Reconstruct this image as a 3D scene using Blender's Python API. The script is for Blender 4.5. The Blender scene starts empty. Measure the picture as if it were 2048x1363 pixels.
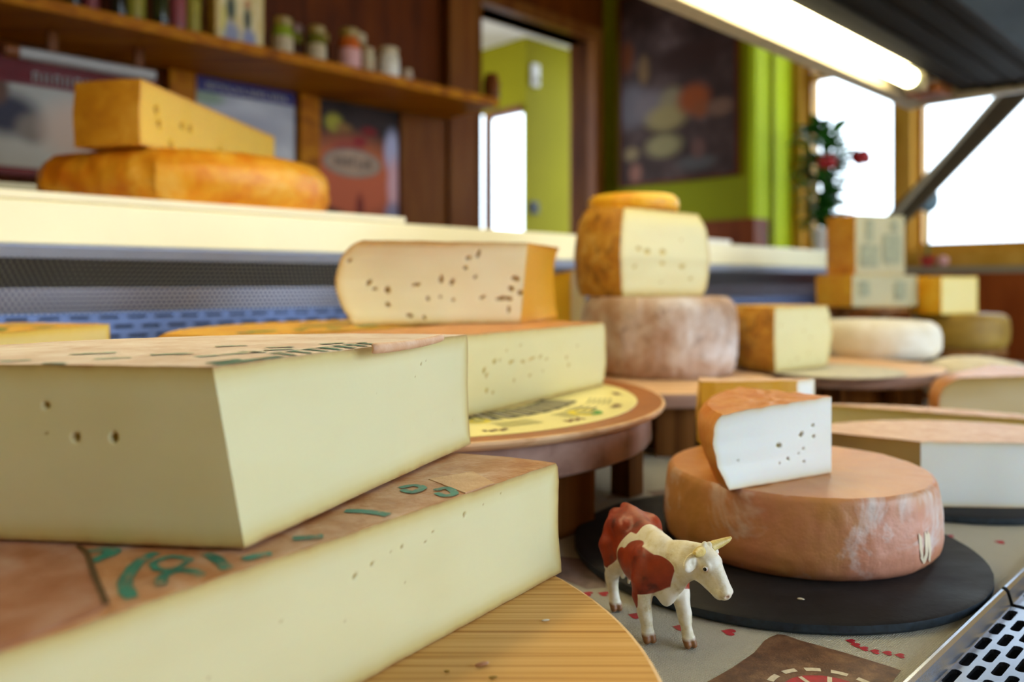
import bpy, bmesh, math, random
import numpy as np
from mathutils import noise as mnoise, Vector

random.seed(7)
SC = bpy.context.scene
COL = SC.collection

# ----------------------------------------------------------------- camera, world, light, exposure
EYE = 0.266                                   # lens height above the cloth on the display deck (z = 0)
cd = bpy.data.cameras.new('camera')
cam = bpy.data.objects.new('camera', cd)
COL.objects.link(cam)
cam.location = (0, 0, EYE)
cam.rotation_euler = (math.pi / 2, 0, 0)
cd.sensor_width = 36.0
cd.lens = 28.125
cd.shift_y = -0.0569
cd.clip_start = 0.01
cd.dof.use_dof = True
cd.dof.focus_distance = 0.565
cd.dof.aperture_fstop = 3.5
SC.camera = cam

SC.view_settings.view_transform = 'Standard'
SC.view_settings.look = 'None'
SC.view_settings.gamma = 1.0
SC.view_settings.use_curve_mapping = False
SC.view_settings.exposure = 0.52

world = bpy.data.worlds.new('daylight')
SC.world = world
world.use_nodes = True
wn, wl = world.node_tree.nodes, world.node_tree.links
wn.clear()
w_out = wn.new('ShaderNodeOutputWorld')
w_bg = wn.new('ShaderNodeBackground')
w_tc = wn.new('ShaderNodeTexCoord')
w_sp = wn.new('ShaderNodeSeparateXYZ')
w_mr = wn.new('ShaderNodeMapRange')
w_cr = wn.new('ShaderNodeValToRGB')
w_mr.inputs['From Min'].default_value = -0.35
w_mr.inputs['From Max'].default_value = 0.35
w_cr.color_ramp.elements[0].color = (0.30, 0.35, 0.41, 1)
w_cr.color_ramp.elements[1].color = (0.74, 0.89, 1.0, 1)
w_bg.inputs['Strength'].default_value = 4.4
wl.new(w_tc.outputs['Generated'], w_sp.inputs[0])
wl.new(w_sp.outputs['Z'], w_mr.inputs['Value'])
wl.new(w_mr.outputs[0], w_cr.inputs[0])
wl.new(w_cr.outputs[0], w_bg.inputs['Color'])
wl.new(w_bg.outputs[0], w_out.inputs['Surface'])
TUBE_STRENGTH = 10.0
TUBE_COLOR = (1.0, 0.86, 0.50)

# ----------------------------------------------------------------- the counter's own axes
# u runs along the counter (away and to the right), n across it (away and to the left)
AN = math.radians(45.5)
SU, CU = math.sin(AN), math.cos(AN)


def W(u, n, z=0.0):
    return (u * SU - n * CU, u * CU + n * SU, z)


# ----------------------------------------------------------------- materials
def lin(c):
    if isinstance(c, str):
        c = c.lstrip('#')
        c = [int(c[i:i + 2], 16) / 255 for i in (0, 2, 4)]
        c = [x / 12.92 if x <= 0.04045 else ((x + 0.055) / 1.055) ** 2.4 for x in c]
    return (c[0], c[1], c[2], 1.0)


class Mat:
    def __init__(s, name, rough=0.5, metal=0.0, sss=0.0, sss_col=None, spec=None):
        s.m = bpy.data.materials.new(name)
        s.m.use_nodes = True
        s.t = s.m.node_tree
        s.b = s.t.nodes['Principled BSDF']
        s.b.inputs['Roughness'].default_value = rough
        s.b.inputs['Metallic'].default_value = metal
        if spec is not None:
            s.b.inputs['Specular IOR Level'].default_value = spec
        if sss:
            s.b.inputs['Subsurface Weight'].default_value = sss
            s.b.inputs['Subsurface Radius'].default_value = (1.0, 0.7, 0.4)
            s.b.inputs['Subsurface Scale'].default_value = 0.006
        s.tc = None

    def n(s, kind, **kw):
        o = s.t.nodes.new(kind)
        for k, v in kw.items():
            setattr(o, k, v)
        return o

    def link(s, a, b):
        s.t.links.new(a, b)

    def coord(s, scale=(1, 1, 1), rot=(0, 0, 0)):
        if s.tc is None:
            s.tc = s.n('ShaderNodeTexCoord')
        mp = s.n('ShaderNodeMapping')
        mp.inputs['Scale'].default_value = scale
        mp.inputs['Rotation'].default_value = rot
        s.link(s.tc.outputs['Object'], mp.inputs[0])
        return mp.outputs[0]

    def noise(s, scale, detail=4, rough=0.55, vec=None, dist=0.0, sc=(1, 1, 1), rot=(0, 0, 0)):
        o = s.n('ShaderNodeTexNoise')
        o.inputs['Scale'].default_value = scale
        o.inputs['Detail'].default_value = detail
        o.inputs['Roughness'].default_value = rough
        o.inputs['Distortion'].default_value = dist
        s.link(vec if vec is not None else s.coord(sc, rot), o.inputs['Vector'])
        return o.outputs['Fac']

    def ramp(s, fac, stops, interp='LINEAR'):
        o = s.n('ShaderNodeValToRGB')
        r = o.color_ramp
        r.interpolation = interp
        while len(r.elements) > 1:
            r.elements.remove(r.elements[-1])
        for i, (p, c) in enumerate(stops):
            e = r.elements[0] if i == 0 else r.elements.new(p)
            e.position = p
            e.color = lin(c) if not isinstance(c, (int, float)) else (c, c, c, 1)
        s.link(fac, o.inputs[0])
        return o.outputs[0]

    def mix(s, fac, a, b, blend='MIX'):
        o = s.n('ShaderNodeMix', data_type='RGBA', blend_type=blend)
        for sock, v in ((o.inputs[0], fac), (o.inputs[6], a), (o.inputs[7], b)):
            if isinstance(v, (int, float)):
                sock.default_value = v
            elif isinstance(v, (str, tuple)):
                sock.default_value = lin(v)
            else:
                s.link(v, sock)
        return o.outputs[2]

    def attr(s, name):
        o = s.n('ShaderNodeAttribute', attribute_name=name)
        return o

    def math(s, op, a, b=None, clamp=False):
        o = s.n('ShaderNodeMath', operation=op, use_clamp=clamp)
        for i, v in enumerate((a, b)):
            if v is None:
                continue
            if isinstance(v, (int, float)):
                o.inputs[i].default_value = v
            else:
                s.link(v, o.inputs[i])
        return o.outputs[0]

    def mrange(s, v, a, b, c=0.0, d=1.0):
        o = s.n('ShaderNodeMapRange')
        for i, x in zip((1, 2, 3, 4), (a, b, c, d)):
            o.inputs[i].default_value = x
        s.link(v, o.inputs[0])
        return o.outputs[0]

    def color(s, c):
        if isinstance(c, (str, tuple)):
            s.b.inputs['Base Color'].default_value = lin(c)
        else:
            s.link(c, s.b.inputs['Base Color'])
        return s

    def rough(s, v):
        s.link(v, s.b.inputs['Roughness'])
        return s

    def bump(s, h, strength=0.3, dist=0.001, prev=None):
        o = s.n('ShaderNodeBump')
        o.inputs['Strength'].default_value = strength
        o.inputs['Distance'].default_value = dist
        s.link(h, o.inputs['Height'])
        s.link(o.outputs[0], s.b.inputs['Normal'])
        return s


def plain(name, c, rough=0.5, metal=0.0, var=0.12, scale=40, spec=None):
    m = Mat(name, rough, metal, spec=spec)
    base = lin(c)[:3]
    f = m.noise(scale, 3)
    d = tuple(x * (1 - var) for x in base)
    l = tuple(min(1, x * (1 + var)) for x in base)
    m.color(m.ramp(f, [(0.3, d), (0.7, l)]))
    return m.m


def rind(name, stops, scale=22, rough=0.6, bump=0.35, fine=220, spots=None, dist=0.4, sss=0.0):
    m = Mat(name, rough, sss=sss)
    a = m.noise(scale, 5, 0.62, dist=dist)
    c = m.ramp(a, stops)
    b = m.noise(fine, 4, 0.6)
    c = m.mix(m.mrange(b, 0.35, 0.75, 0.0, 0.35), c, m.mix(0.5, c, stops[0][1]))
    if spots:
        sp = m.noise(spots[1], 4, 0.7, dist=0.8)
        c = m.mix(m.mrange(sp, spots[2], spots[3], 0.0, spots[4]), c, spots[0])
    m.color(c)
    m.bump(m.math('ADD', m.math('MULTIPLY', a, 1.2), m.math('MULTIPLY', b, 0.5)), bump, 0.003)
    return m.m


def paste(name, pale, edge, mid, eye, depth=0.010, rough=0.42, sss=0.25):
    """cut cheese: pale inside, darker and drier close to the rind (attribute 'edge' = distance to it)"""
    m = Mat(name, rough, sss=sss)
    e = m.attr('edge').outputs['Fac']
    w = m.noise(60, 3)
    e2 = m.math('ADD', m.math('DIVIDE', e, depth), m.math('MULTIPLY', m.math('SUBTRACT', w, 0.5), 0.25))
    c = m.ramp(e2, [(0.0, edge), (0.03, m_mix(edge, mid, .35)), (0.24, mid), (0.62, m_mix(mid, pale, 0.7)), (1.0, pale)])
    soft = m.noise(14, 3, 0.5, sc=(1, 1, 2.2))
    c = m.mix(m.mrange(soft, 0.42, 0.72, 0.0, 0.30), c, m_mix(pale, mid, 0.55))
    ey = m.attr('eye').outputs['Fac']
    c = m.mix(ey, c, eye)
    m.color(c)
    m.bump(m.noise(160, 4, 0.6), 0.10, 0.0012)
    return m.m


def m_mix(a, b, t):
    A, B = lin(a), lin(b)
    return tuple(A[i] * (1 - t) + B[i] * t for i in range(3))


def wood(name, dark, mid, light, rot=0.0, dens=90, rough=0.45, bump=0.15, axis='x', spec=0.12):
    m = Mat(name, rough, spec=spec)
    sc = {'x': (2.0, dens, 30), 'y': (dens, 2.0, 30), 'z': (dens * .5, dens * .5, 2.0)}[axis]
    v = m.coord(sc, (0, 0, rot))
    a = m.noise(1.0, 3, 0.55, vec=v, dist=0.25)
    v2 = m.coord(tuple(x * 0.22 for x in sc), (0, 0, rot))
    b = m.noise(1.0, 3, 0.5, vec=v2, dist=0.4)
    c = m.ramp(a, [(0.30, dark), (0.44, mid), (0.62, light)])
    c = m.mix(m.mrange(b, 0.35, 0.70, 0.0, 0.45), c, m_mix(mid, light, 0.3))
    m.color(c)
    m.bump(a, bump, 0.0008)
    return m.m


def steel(name, c, rough=0.3, brushed=True):
    m = Mat(name, rough, 1.0)
    m.color(c)
    if brushed:
        a = m.noise(1.0, 2, vec=m.coord((12, 12, 900)))
        m.rough(m.mrange(a, 0.3, 0.7, rough * 0.8, rough * 1.25))
    return m.m


MT = {}
MT['paste_fontina'] = paste('paste_fontina', '#e6e2b6', '#a8763c', '#d6c684', '#a98d34', 0.014)
MT['paste_cream'] = paste('paste_cream', '#efe3bd', '#a06a2c', '#dcbf80', '#a37320', 0.012)
MT['paste_ivory'] = paste('paste_ivory', '#e6dda8', '#a5763a', '#d9c782', '#c6a642', 0.012)
MT['paste_white'] = paste('paste_white', '#eef1ee', '#d9a45c', '#e6dfc6', '#9b8320', 0.008)
MT['paste_tan'] = paste('paste_tan', '#ac925a', '#a0602c', '#a88848', '#b08a3a', 0.014)
MT['paste_yellow'] = paste('paste_yellow', '#ecc23c', '#c07a1e', '#e0a824', '#a97a18', 0.012)
MT['paste_orange'] = paste('paste_orange', '#d59a1e', '#c07a1a', '#d8921c', '#b87a18', 0.010)
MT['paste_pale_yellow'] = paste('paste_pale_yellow', '#ead996', '#c99a3c', '#e8ca5e', '#a97a18', 0.012)
MT['rind_label'] = rind('rind_label', [(0.28, '#d4b8a8'), (0.5, '#e8d8d0'), (0.72, '#f6eeea')], 30, 0.5, 0.25)
MT['rind_brown'] = rind('rind_brown', [(0.28, '#a06236'), (0.46, '#b98258'), (0.6, '#c99e80'), (0.75, '#d8c0b0')], 40, 0.34, 0.4)
MT['rind_dark_patch'] = rind('rind_dark_patch', [(0.28, '#8e4a24'), (0.48, '#a4705a'), (0.72, '#b89488')], 34, 0.34, 0.3)
MT['rind_cloth'] = rind('rind_cloth', [(0.3, '#c99a70'), (0.7, '#e2c39e')], 60, 0.5, 0.6, fine=600)
MT['rind_orange'] = rind('rind_orange', [(0.25, '#b87038'), (0.5, '#cc8c50'), (0.75, '#dca870')], 24, 0.45, 0.3)
MT['rind_ochre'] = rind('rind_ochre', [(0.25, '#b06a0c'), (0.5, '#cf8e18'), (0.75, '#e0aa3c')], 20, 0.45, 0.4)
MT['rind_yellow_stamp'] = rind('rind_yellow_stamp', [(0.25, '#d68c10'), (0.5, '#e4ac20'), (0.75, '#edc440')], 24, 0.45, 0.25)
MT['rind_toma'] = rind('rind_toma', [(0.28, '#b07e36'), (0.44, '#c68c58'), (0.58, '#d08c70'), (0.75, '#da9c88')], 6, 0.42, 0.32,
                       spots=('#e2dcdc', 13, 0.52, 0.68, 0.75))
MT['rind_toma_top'] = rind('rind_toma_top', [(0.25, '#c47c3a'), (0.5, '#cd8c4a'), (0.75, '#d49a5c')], 12, 0.42, 0.15)
MT['rind_orange_top'] = rind('rind_orange_top', [(0.28, '#c25e08'), (0.45, '#d07a22'), (0.6, '#d88c3a'), (0.75, '#e4ac66')], 24, 0.5, 0.35)
MT['rind_pink'] = rind('rind_pink', [(0.25, '#d29a70'), (0.5, '#e0b592'), (0.75, '#eccdb2')], 60, 0.5, 0.3)
MT['rind_grey'] = rind('rind_grey', [(0.26, '#93704e'), (0.42, '#b4927a'), (0.54, '#ccb8ac'), (0.68, '#e4dede')], 11, 0.8, 0.7,
                       spots=('#6e4a2c', 30, 0.55, 0.70, 0.6))
MT['rind_mottled'] = rind('rind_mottled', [(0.30, '#7a4c0a'), (0.42, '#b87a16'), (0.55, '#cc962e'), (0.72, '#e0b868')], 30, 0.65, 0.7,
                          spots=('#6a430a', 40, 0.54, 0.64, 0.7))
MT['rind_white'] = rind('rind_white', [(0.3, '#dcd2bc'), (0.6, '#ebe6da'), (0.8, '#f2f0ea')], 20, 0.8, 0.4)
MT['rind_soft'] = rind('rind_soft', [(0.3, '#d6c49c'), (0.6, '#e6dcc4'), (0.8, '#f2eee4')], 26, 0.85, 0.5)
MT['rind_mustard'] = rind('rind_mustard', [(0.3, '#cf9410'), (0.6, '#dba61a'), (0.8, '#e6b83a')], 14, 0.4, 0.15)
MT['rind_emmental'] = rind('rind_emmental', [(0.28, '#c05a02'), (0.44, '#d8820c'), (0.58, '#e6a428'), (0.74, '#f0c868')], 11, 0.4, 0.4)
MT['rind_dull'] = rind('rind_dull', [(0.3, '#7e5e12'), (0.6, '#98761e'), (0.8, '#aa8a36')], 22, 0.6, 0.3)
def ink_mat(name, c, under, lo, hi):
    m = Mat(name, 0.45)
    w = m.math('ADD', m.math('MULTIPLY', m.noise(110, 4, .65), .6), m.math('MULTIPLY', m.noise(420, 3, .6), .4))
    m.color(m.mix(m.mrange(w, lo, hi, 0, 1), m.mix(m.mrange(m.noise(60, 2), .35, .65), c, tuple(x * .62 for x in lin(c)[:3])), under))
    return m.m


MT['ink_teal'] = ink_mat('ink_teal', '#10887c', '#b98a66', .52, .66)
MT['ink_faint'] = ink_mat('ink_faint', '#7fb4a4', '#dccbb8', .44, .58)
MT['ink_green'] = plain('ink_green', '#4f9a3c', 0.5, var=0.3, scale=120)
MT['pine'] = wood('pine', '#a56a2a', '#d2a05a', '#e2b877', rot=math.radians(3), dens=330)
MT['pine_rim'] = wood('pine_rim', '#c89a5c', '#dfb67e', '#ecca9a', dens=60)
MT['oak_warm'] = wood('oak_warm', '#96601f', '#b8802f', '#cf9a4c', dens=60)
MT['board_light'] = wood('board_light', '#c9996a', '#dfb388', '#ecc9a0', dens=50)
MT['board_edge'] = wood('board_edge', '#86675c', '#a08074', '#b39488', dens=50)
MT['stool_dark'] = wood('stool_dark', '#4a2c12', '#6b431e', '#85592e', axis='z', dens=80)
MT['wood_shelf'] = wood('wood_shelf', '#7c4000', '#a86000', '#c07a06', rot=-AN + math.pi / 2 * 0, dens=26, rough=0.5)
MT['wood_panel'] = wood('wood_panel', '#3c1600', '#562300', '#6a3000', axis='z', dens=30, rough=0.5)
MT['wood_door'] = wood('wood_door', '#5a2c0c', '#703c14', '#82501e', axis='z', dens=30, rough=0.35)
MT['wood_window'] = wood('wood_window', '#9a6a1c', '#bb8a2c', '#cf9f44', axis='z', dens=20)
MT['wood_wains'] = wood('wood_wains', '#5a2408', '#74330e', '#864016', axis='z', dens=24)
MT['slate'] = None
m = Mat('slate', 0.6, spec=.2)
a = m.noise(9, 5, 0.6, sc=(1, 3, 1)); b = m.noise(140, 4, 0.65)
m.color(m.ramp(m.math('ADD', m.math('MULTIPLY', a, 0.7), m.math('MULTIPLY', b, 0.3)), [(0.3, '#161517'), (0.5, '#1e1d20'), (0.7, '#2b292e')]))
m.bump(m.math('ADD', a, b), 0.25, 0.0012)
m.rough(m.mrange(a, 0.3, 0.7, 0.45, 0.65))
MT['slate'] = m.m
MT['slate_edge'] = plain('slate_edge', '#22303e', 0.5, var=0.4, scale=160)
# tablecloth: woven, with a silvery thread
m = Mat('cloth', 0.5)
v = m.coord((1, 1, 1), (0, 0, AN))
wv = m.n('ShaderNodeTexWave', wave_type='BANDS', bands_direction='X'); wv.inputs['Scale'].default_value = 210; wv.inputs['Distortion'].default_value = 2.5
wv.inputs['Detail'].default_value = 2; wv.inputs['Detail Scale'].default_value = 2
wv2 = m.n('ShaderNodeTexWave', wave_type='BANDS', bands_direction='Y'); wv2.inputs['Scale'].default_value = 160; wv2.inputs['Distortion'].default_value = 2.5
m.link(v, wv.inputs['Vector']); m.link(v, wv2.inputs['Vector'])
h = m.math('MULTIPLY', wv.outputs['Fac'], wv2.outputs['Fac'])
tone = m.noise(7, 3)
c0 = m.ramp(h, [(0.0, '#bcb8a6'), (0.5, '#dcd8c8'), (1.0, '#f4f0e4')])
m.color(m.mix(m.mrange(tone, 0.35, 0.65, 0.0, 0.4), c0, '#aeb0a8'))
m.b.inputs['Specular IOR Level'].default_value = 0.9
m.rough(m.mrange(h, 0, 1, 0.42, 0.16))
m.bump(m.math('ADD', h, m.math('MULTIPLY', m.noise(420, 2), 1.2)), 0.9, 0.0014)
MT['cloth'] = m.m
m = Mat('cloth_brown', 0.45)
a = m.noise(70, 5, 0.7); b = m.noise(600, 2)
m.color(m.ramp(a, [(0.3, '#43291a'), (0.5, '#664530'), (0.72, '#8d6c50')])); m.bump(b, 0.5, 0.0008)
MT['cloth_brown'] = m.m
MT['cloth_mauve'] = plain('cloth_mauve', '#7c6a66', 0.5, var=0.3, scale=60)
MT['cloth_red'] = plain('cloth_red', '#a8122c', 0.5, var=0.25, scale=200)
MT['cloth_white'] = plain('cloth_white', '#d8d0bc', 0.5, var=0.15, scale=300)
MT['steel'] = steel('steel', (0.62, 0.66, 0.72), 0.26)
MT['steel_dark'] = steel('steel_dark', (0.20, 0.22, 0.30), 0.42)
MT['steel_grille'] = steel('steel_grille', (0.42, 0.47, 0.58), 0.24, False)
MT['dark'] = plain('dark', '#0c0c0e', 0.7)
MT['canopy'] = plain('canopy', '#0c0906', 0.6, 0.0, var=0.3, scale=8, spec=.08)
MT['canopy_lip'] = plain('canopy_lip', '#a89e88', 0.4)
MT['strut'] = plain('strut', '#4c4232', 0.5)
m = Mat('tube_glow'); m.color((1, 1, 1)); m.b.inputs['Emission Color'].default_value = (*TUBE_COLOR, 1); m.b.inputs['Emission Strength'].default_value = TUBE_STRENGTH
MT['tube'] = m.m
MT['white_reflector'] = plain('white_reflector', '#f2efe4', 0.3, var=0.02)
MT['tube_cap'] = plain('tube_cap', '#b9c9a8', 0.4, var=0.05)
MT['orange_brown'] = plain('orange_brown', '#8a4a10', 0.5, var=0.2)
MT['ledge'] = plain('ledge', '#f2ebc8', 0.25, var=0.03, scale=6)
MT['cutting_board'] = plain('cutting_board', '#f0ead2', 0.4, var=0.04, scale=10)
MT['green_wall'] = plain('green_wall', '#8c8c00', 0.7, var=0.06, scale=3, spec=.15)
MT['lime_wall'] = plain('lime_wall', '#8e8400', 0.7, var=0.05, scale=3, spec=.15)
MT['ceiling_tan'] = plain('ceiling_tan', '#a8906c', .8, var=.05)
MT['warm_plaster'] = plain('warm_plaster', '#dcc07c', .8, var=.05)
MT['niche_lit'] = plain('niche_lit', '#bcd018', 0.7, var=.06, scale=3, spec=.15)  # brighter than the green wall: daylight on the reveal put into its colour
MT['plaster'] = plain('plaster', '#efeae2', 0.8, var=0.04, scale=4)
MT['white'] = plain('white', '#e9e7e2', 0.5, var=0.04)
MT['floor_tile'] = plain('floor_tile', '#9d8f7c', 0.4, var=0.15, scale=5)
MT['grey_sill'] = plain('grey_sill', '#8d8770', 0.5, var=0.1, scale=10)
MT['black'] = plain('black', '#101216', 0.5)
MT['curtain_pink'] = plain('curtain_pink', '#cf9a92', 0.8, var=0.1)
MT['teal'] = plain('teal', '#12a0a0', 0.5)
MT['leaf'] = plain('leaf', '#2c6a1e', 0.45, var=0.45, scale=30)
MT['stem'] = plain('stem', '#3f6a2a', 0.6)
MT['rose'] = plain('rose', '#a80c18', 0.5, var=0.3)
MT['pot_white'] = plain('pot_white', '#ece8e0', 0.4)
MT['pot_terra'] = plain('pot_terra', '#6a2414', 0.6)
MT['blue_grey'] = plain('blue_grey', '#5a7888', 0.5, var=0.2)
MT['red'] = plain('red', '#a82416', 0.5)
m = Mat('pane', 0.05); m.color((1, 1, 1)); m.b.inputs['Transmission Weight'].default_value = 1.0; m.b.inputs['IOR'].default_value = 1.02
MT['pane'] = m.m


# ----------------------------------------------------------------- mesh helpers
def thing(name, label, cat, loc=(0, 0, 0), group=None):
    o = bpy.data.objects.new(name, None)
    o.empty_display_size = 0.02
    COL.objects.link(o)
    o.location = loc
    o['label'] = label
    o['category'] = cat
    if group:
        o['group'] = group
    return o


def tag(o, label, cat, group=None):
    o['label'] = label
    o['category'] = cat
    if group:
        o['group'] = group
    return o


def root_of(p):
    l = Vector((0, 0, 0))
    while p is not None:
        l += p.location
        p = p.parent
    return l


def rawmesh(name, verts, faces, mat, parent=None, smooth=True, attrs=None, mats=None, midx=None, flip=False):
    me = bpy.data.meshes.new(name)
    off = root_of(parent)
    V = np.asarray(verts, dtype=float) - np.array(off)
    me.from_pydata(V.tolist(), [], [list(map(int, f)) for f in faces])
    for mm in (mats or [mat]):
        me.materials.append(mm)
    if midx is not None:
        me.polygons.foreach_set('material_index', np.asarray(midx, dtype=np.int32))
    if smooth:
        me.polygons.foreach_set('use_smooth', np.ones(len(me.polygons), dtype=bool))
    if attrs:
        for k, a in attrs.items():
            a = np.asarray(a, dtype=np.float32)
            if a.ndim == 1:
                me.attributes.new(k, 'FLOAT', 'POINT').data.foreach_set('value', a)
            else:
                me.attributes.new(k, 'FLOAT_VECTOR', 'POINT').data.foreach_set('vector', a.ravel())
    me.update()
    o = bpy.data.objects.new(name, me)
    COL.objects.link(o)
    if parent is not None:
        o.parent = parent
    return o


class MB:
    def __init__(s):
        s.v, s.f = [], []

    def add(s, v, f):
        k = len(s.v)
        s.v += [tuple(p) for p in v]
        s.f += [[i + k for i in q] for q in f]
        return s

    def hexa(s, p):
        return s.add(p, [(3, 2, 1, 0), (4, 5, 6, 7), (0, 1, 5, 4), (1, 2, 6, 5), (2, 3, 7, 6), (3, 0, 4, 7)])

    def bun(s, u0, u1, n0, n1, z0, z1):
        c = [(u0, n0), (u1, n0), (u1, n1), (u0, n1)]
        return s.hexa([W(a, b, z0) for a, b in c] + [W(a, b, z1) for a, b in c])

    def bxy(s, x0, x1, y0, y1, z0, z1):
        c = [(x0, y0), (x1, y0), (x1, y1), (x0, y1)]
        return s.hexa([(a, b, z0) for a, b in c] + [(a, b, z1) for a, b in c])

    def prism(s, poly, z0, z1):
        k = len(poly)
        v = [(p[0], p[1], z0) for p in poly] + [(p[0], p[1], z1) for p in poly]
        f = [list(range(k))[::-1], list(range(k, 2 * k))] + [(i, (i + 1) % k, k + (i + 1) % k, k + i) for i in range(k)]
        return s.add(v, f)

    def sweep(s, sec, u0, u1):
        """a cross-section in (n, z) swept along u"""
        k = len(sec)
        v = [W(u0, a, b) for a, b in sec] + [W(u1, a, b) for a, b in sec]
        f = [list(range(k)), list(range(k, 2 * k))[::-1]] + [(i, (i + 1) % k, k + (i + 1) % k, k + i) for i in range(k)]
        return s.add(v, f)

    def tube(s, pts, radii, seg=12, cap=True):
        pts = [Vector(p) for p in pts]
        if isinstance(radii, (int, float)):
            radii = [radii] * len(pts)
        v, f = [], []
        for i, p in enumerate(pts):
            d = (pts[min(i + 1, len(pts) - 1)] - pts[max(i - 1, 0)]).normalized()
            a = d.orthogonal().normalized() if i == 0 else (a - d * a.dot(d)).normalized()
            b = d.cross(a)
            for k in range(seg):
                t = 2 * math.pi * k / seg
                v.append(p + (a * math.cos(t) + b * math.sin(t)) * radii[i])
        for i in range(len(pts) - 1):
            for k in range(seg):
                f.append((i * seg + k, i * seg + (k + 1) % seg, (i + 1) * seg + (k + 1) % seg, (i + 1) * seg + k))
        if cap:
            f.append(list(range(seg))[::-1])
            f.append(list(range((len(pts) - 1) * seg, len(pts) * seg)))
        return s.add(v, f)

    def lathe(s, c, prof, seg=64, z0=0.0, a0=0.0, a1=2 * math.pi, cap=True):
        """prof: list of (r, z)"""
        v, f = [], []
        full = abs(a1 - a0 - 2 * math.pi) < 1e-6
        m = seg if full else seg + 1
        for r, z in prof:
            for k in range(m):
                t = a0 + (a1 - a0) * k / seg
                v.append((c[0] + r * math.cos(t), c[1] + r * math.sin(t), z0 + z))
        for i in range(len(prof) - 1):
            for k in range(seg):
                k2 = (k + 1) % m
                f.append((i * m + k, i * m + k2, (i + 1) * m + k2, (i + 1) * m + k))
        if full and cap:
            if prof[0][0] > 1e-6:
                f.append(list(range(m))[::-1])
            if prof[-1][0] > 1e-6:
                f.append(list(range((len(prof) - 1) * m, len(prof) * m)))
        return s.add(v, f)

    def ball(s, c, r, seg=14, rings=8):
        if isinstance(r, (int, float)):
            r = (r, r, r)
        v, f = [], []
        for i in range(rings + 1):
            ph = math.pi * i / rings
            for k in range(seg):
                t = 2 * math.pi * k / seg
                v.append((c[0] + r[0] * math.sin(ph) * math.cos(t), c[1] + r[1] * math.sin(ph) * math.sin(t), c[2] + r[2] * math.cos(ph)))
        for i in range(rings):
            for k in range(seg):
                f.append((i * seg + k, (i + 1) * seg + k, (i + 1) * seg + (k + 1) % seg, i * seg + (k + 1) % seg))
        return s.add(v, f)

    def build(s, name, mat, parent=None, smooth=False, bevel=0.0, seg=2):
        o = rawmesh(name, s.v, s.f, mat, parent, smooth)
        bm = bmesh.new()
        bm.from_mesh(o.data)
        bmesh.ops.remove_doubles(bm, verts=bm.verts, dist=1e-7)
        bmesh.ops.recalc_face_normals(bm, faces=bm.faces)
        bm.to_mesh(o.data)
        bm.free()
        if smooth:
            for e in o.data.edges:
                pass
            o.data.set_sharp_from_angle(angle=math.radians(40))
        if bevel:
            md = o.modifiers.new('edges', 'BEVEL')
            md.width = bevel
            md.segments = seg
            md.limit_method = 'ANGLE'
            md.angle_limit = math.radians(40)
        return o


def structure(o):
    o['kind'] = 'structure'
    return o


def ribbon(pts, w, z, n_sub=6):
    """flat band along a smoothed polyline, lying at height z"""
    P = [Vector((p[0], p[1], 0)) for p in pts]
    out = []
    for i in range(len(P) - 1):
        p0, p1, p2, p3 = P[max(i - 1, 0)], P[i], P[i + 1], P[min(i + 2, len(P) - 1)]
        for k in range(n_sub):
            t = k / n_sub
            out.append(0.5 * ((2 * p1) + (-p0 + p2) * t + (2 * p0 - 5 * p1 + 4 * p2 - p3) * t * t + (-p0 + 3 * p1 - 3 * p2 + p3) * t ** 3))
    out.append(P[-1])
    v, f = [], []
    for i, p in enumerate(out):
        d = (out[min(i + 1, len(out) - 1)] - out[max(i - 1, 0)])
        d = d.normalized() if d.length > 1e-9 else Vector((1, 0, 0))
        q = Vector((-d.y, d.x, 0))
        ww = w * (0.5 + 0.10 * mnoise.noise(p * 260) + 0.10 * mnoise.noise(p * 700)) * (0.72 if i in (0, len(out) - 1) else 1)
        v += [(p.x + q.x * ww, p.y + q.y * ww, z), (p.x - q.x * ww, p.y - q.y * ww, z)]
        if i:
            f.append((2 * i - 2, 2 * i - 1, 2 * i + 1, 2 * i))
    return v, f


def flat(name, poly, z, mat, parent):
    return rawmesh(name, [(p[0], p[1], z) for p in poly], [list(range(len(poly)))], mat, parent, False)


# ----------------------------------------------------------------- cheese builder
def interp(prof, t):
    for (a, x), (b, y) in zip(prof, prof[1:]):
        if t <= b:
            k = (t - a) / (b - a) if b > a else 0
            k = k * k * (3 - 2 * k) * 0.35 + k * 0.65
            return x + (y - x) * k
    return prof[-1][1]


ROUND = [(0, -.010), (.08, -.003), (.25, 0), (.75, 0), (.92, -.003), (1, -.010)]


def arc_pts(p0, p1, sag, n):
    """points from p0 to p1 bulging to the right-hand side (outwards on a counter-clockwise outline) by sag"""
    p0, p1 = np.array(p0[:2], float), np.array(p1[:2], float)
    ch = p1 - p0
    L = np.linalg.norm(ch)
    nr = np.array([ch[1], -ch[0]]) / L
    if abs(sag) < 1e-6:
        t = np.linspace(0, 1, n)[:, None]
        return p0 + ch * t, np.repeat(nr[None], n, 0)
    R = (L * L / 4 + sag * sag) / (2 * sag)
    c = (p0 + p1) / 2 - nr * (R - sag)
    a0 = math.atan2(*(p0 - c)[::-1])
    a1 = math.atan2(*(p1 - c)[::-1])
    while a1 < a0:
        a1 += 2 * math.pi
    a = np.linspace(a0, a1, n)
    d = np.stack([np.cos(a), np.sin(a)], 1)
    return c + d * abs(R), d


def grid_faces(nu, nv, wrap=False):
    m = nu if wrap else nu - 1
    i, j = np.meshgrid(np.arange(m), np.arange(nv - 1), indexing='ij')
    i2 = (i + 1) % nu
    return np.stack([i * nv + j, i2 * nv + j, i2 * nv + j + 1, i * nv + j + 1], -1).reshape(-1, 4)


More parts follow.
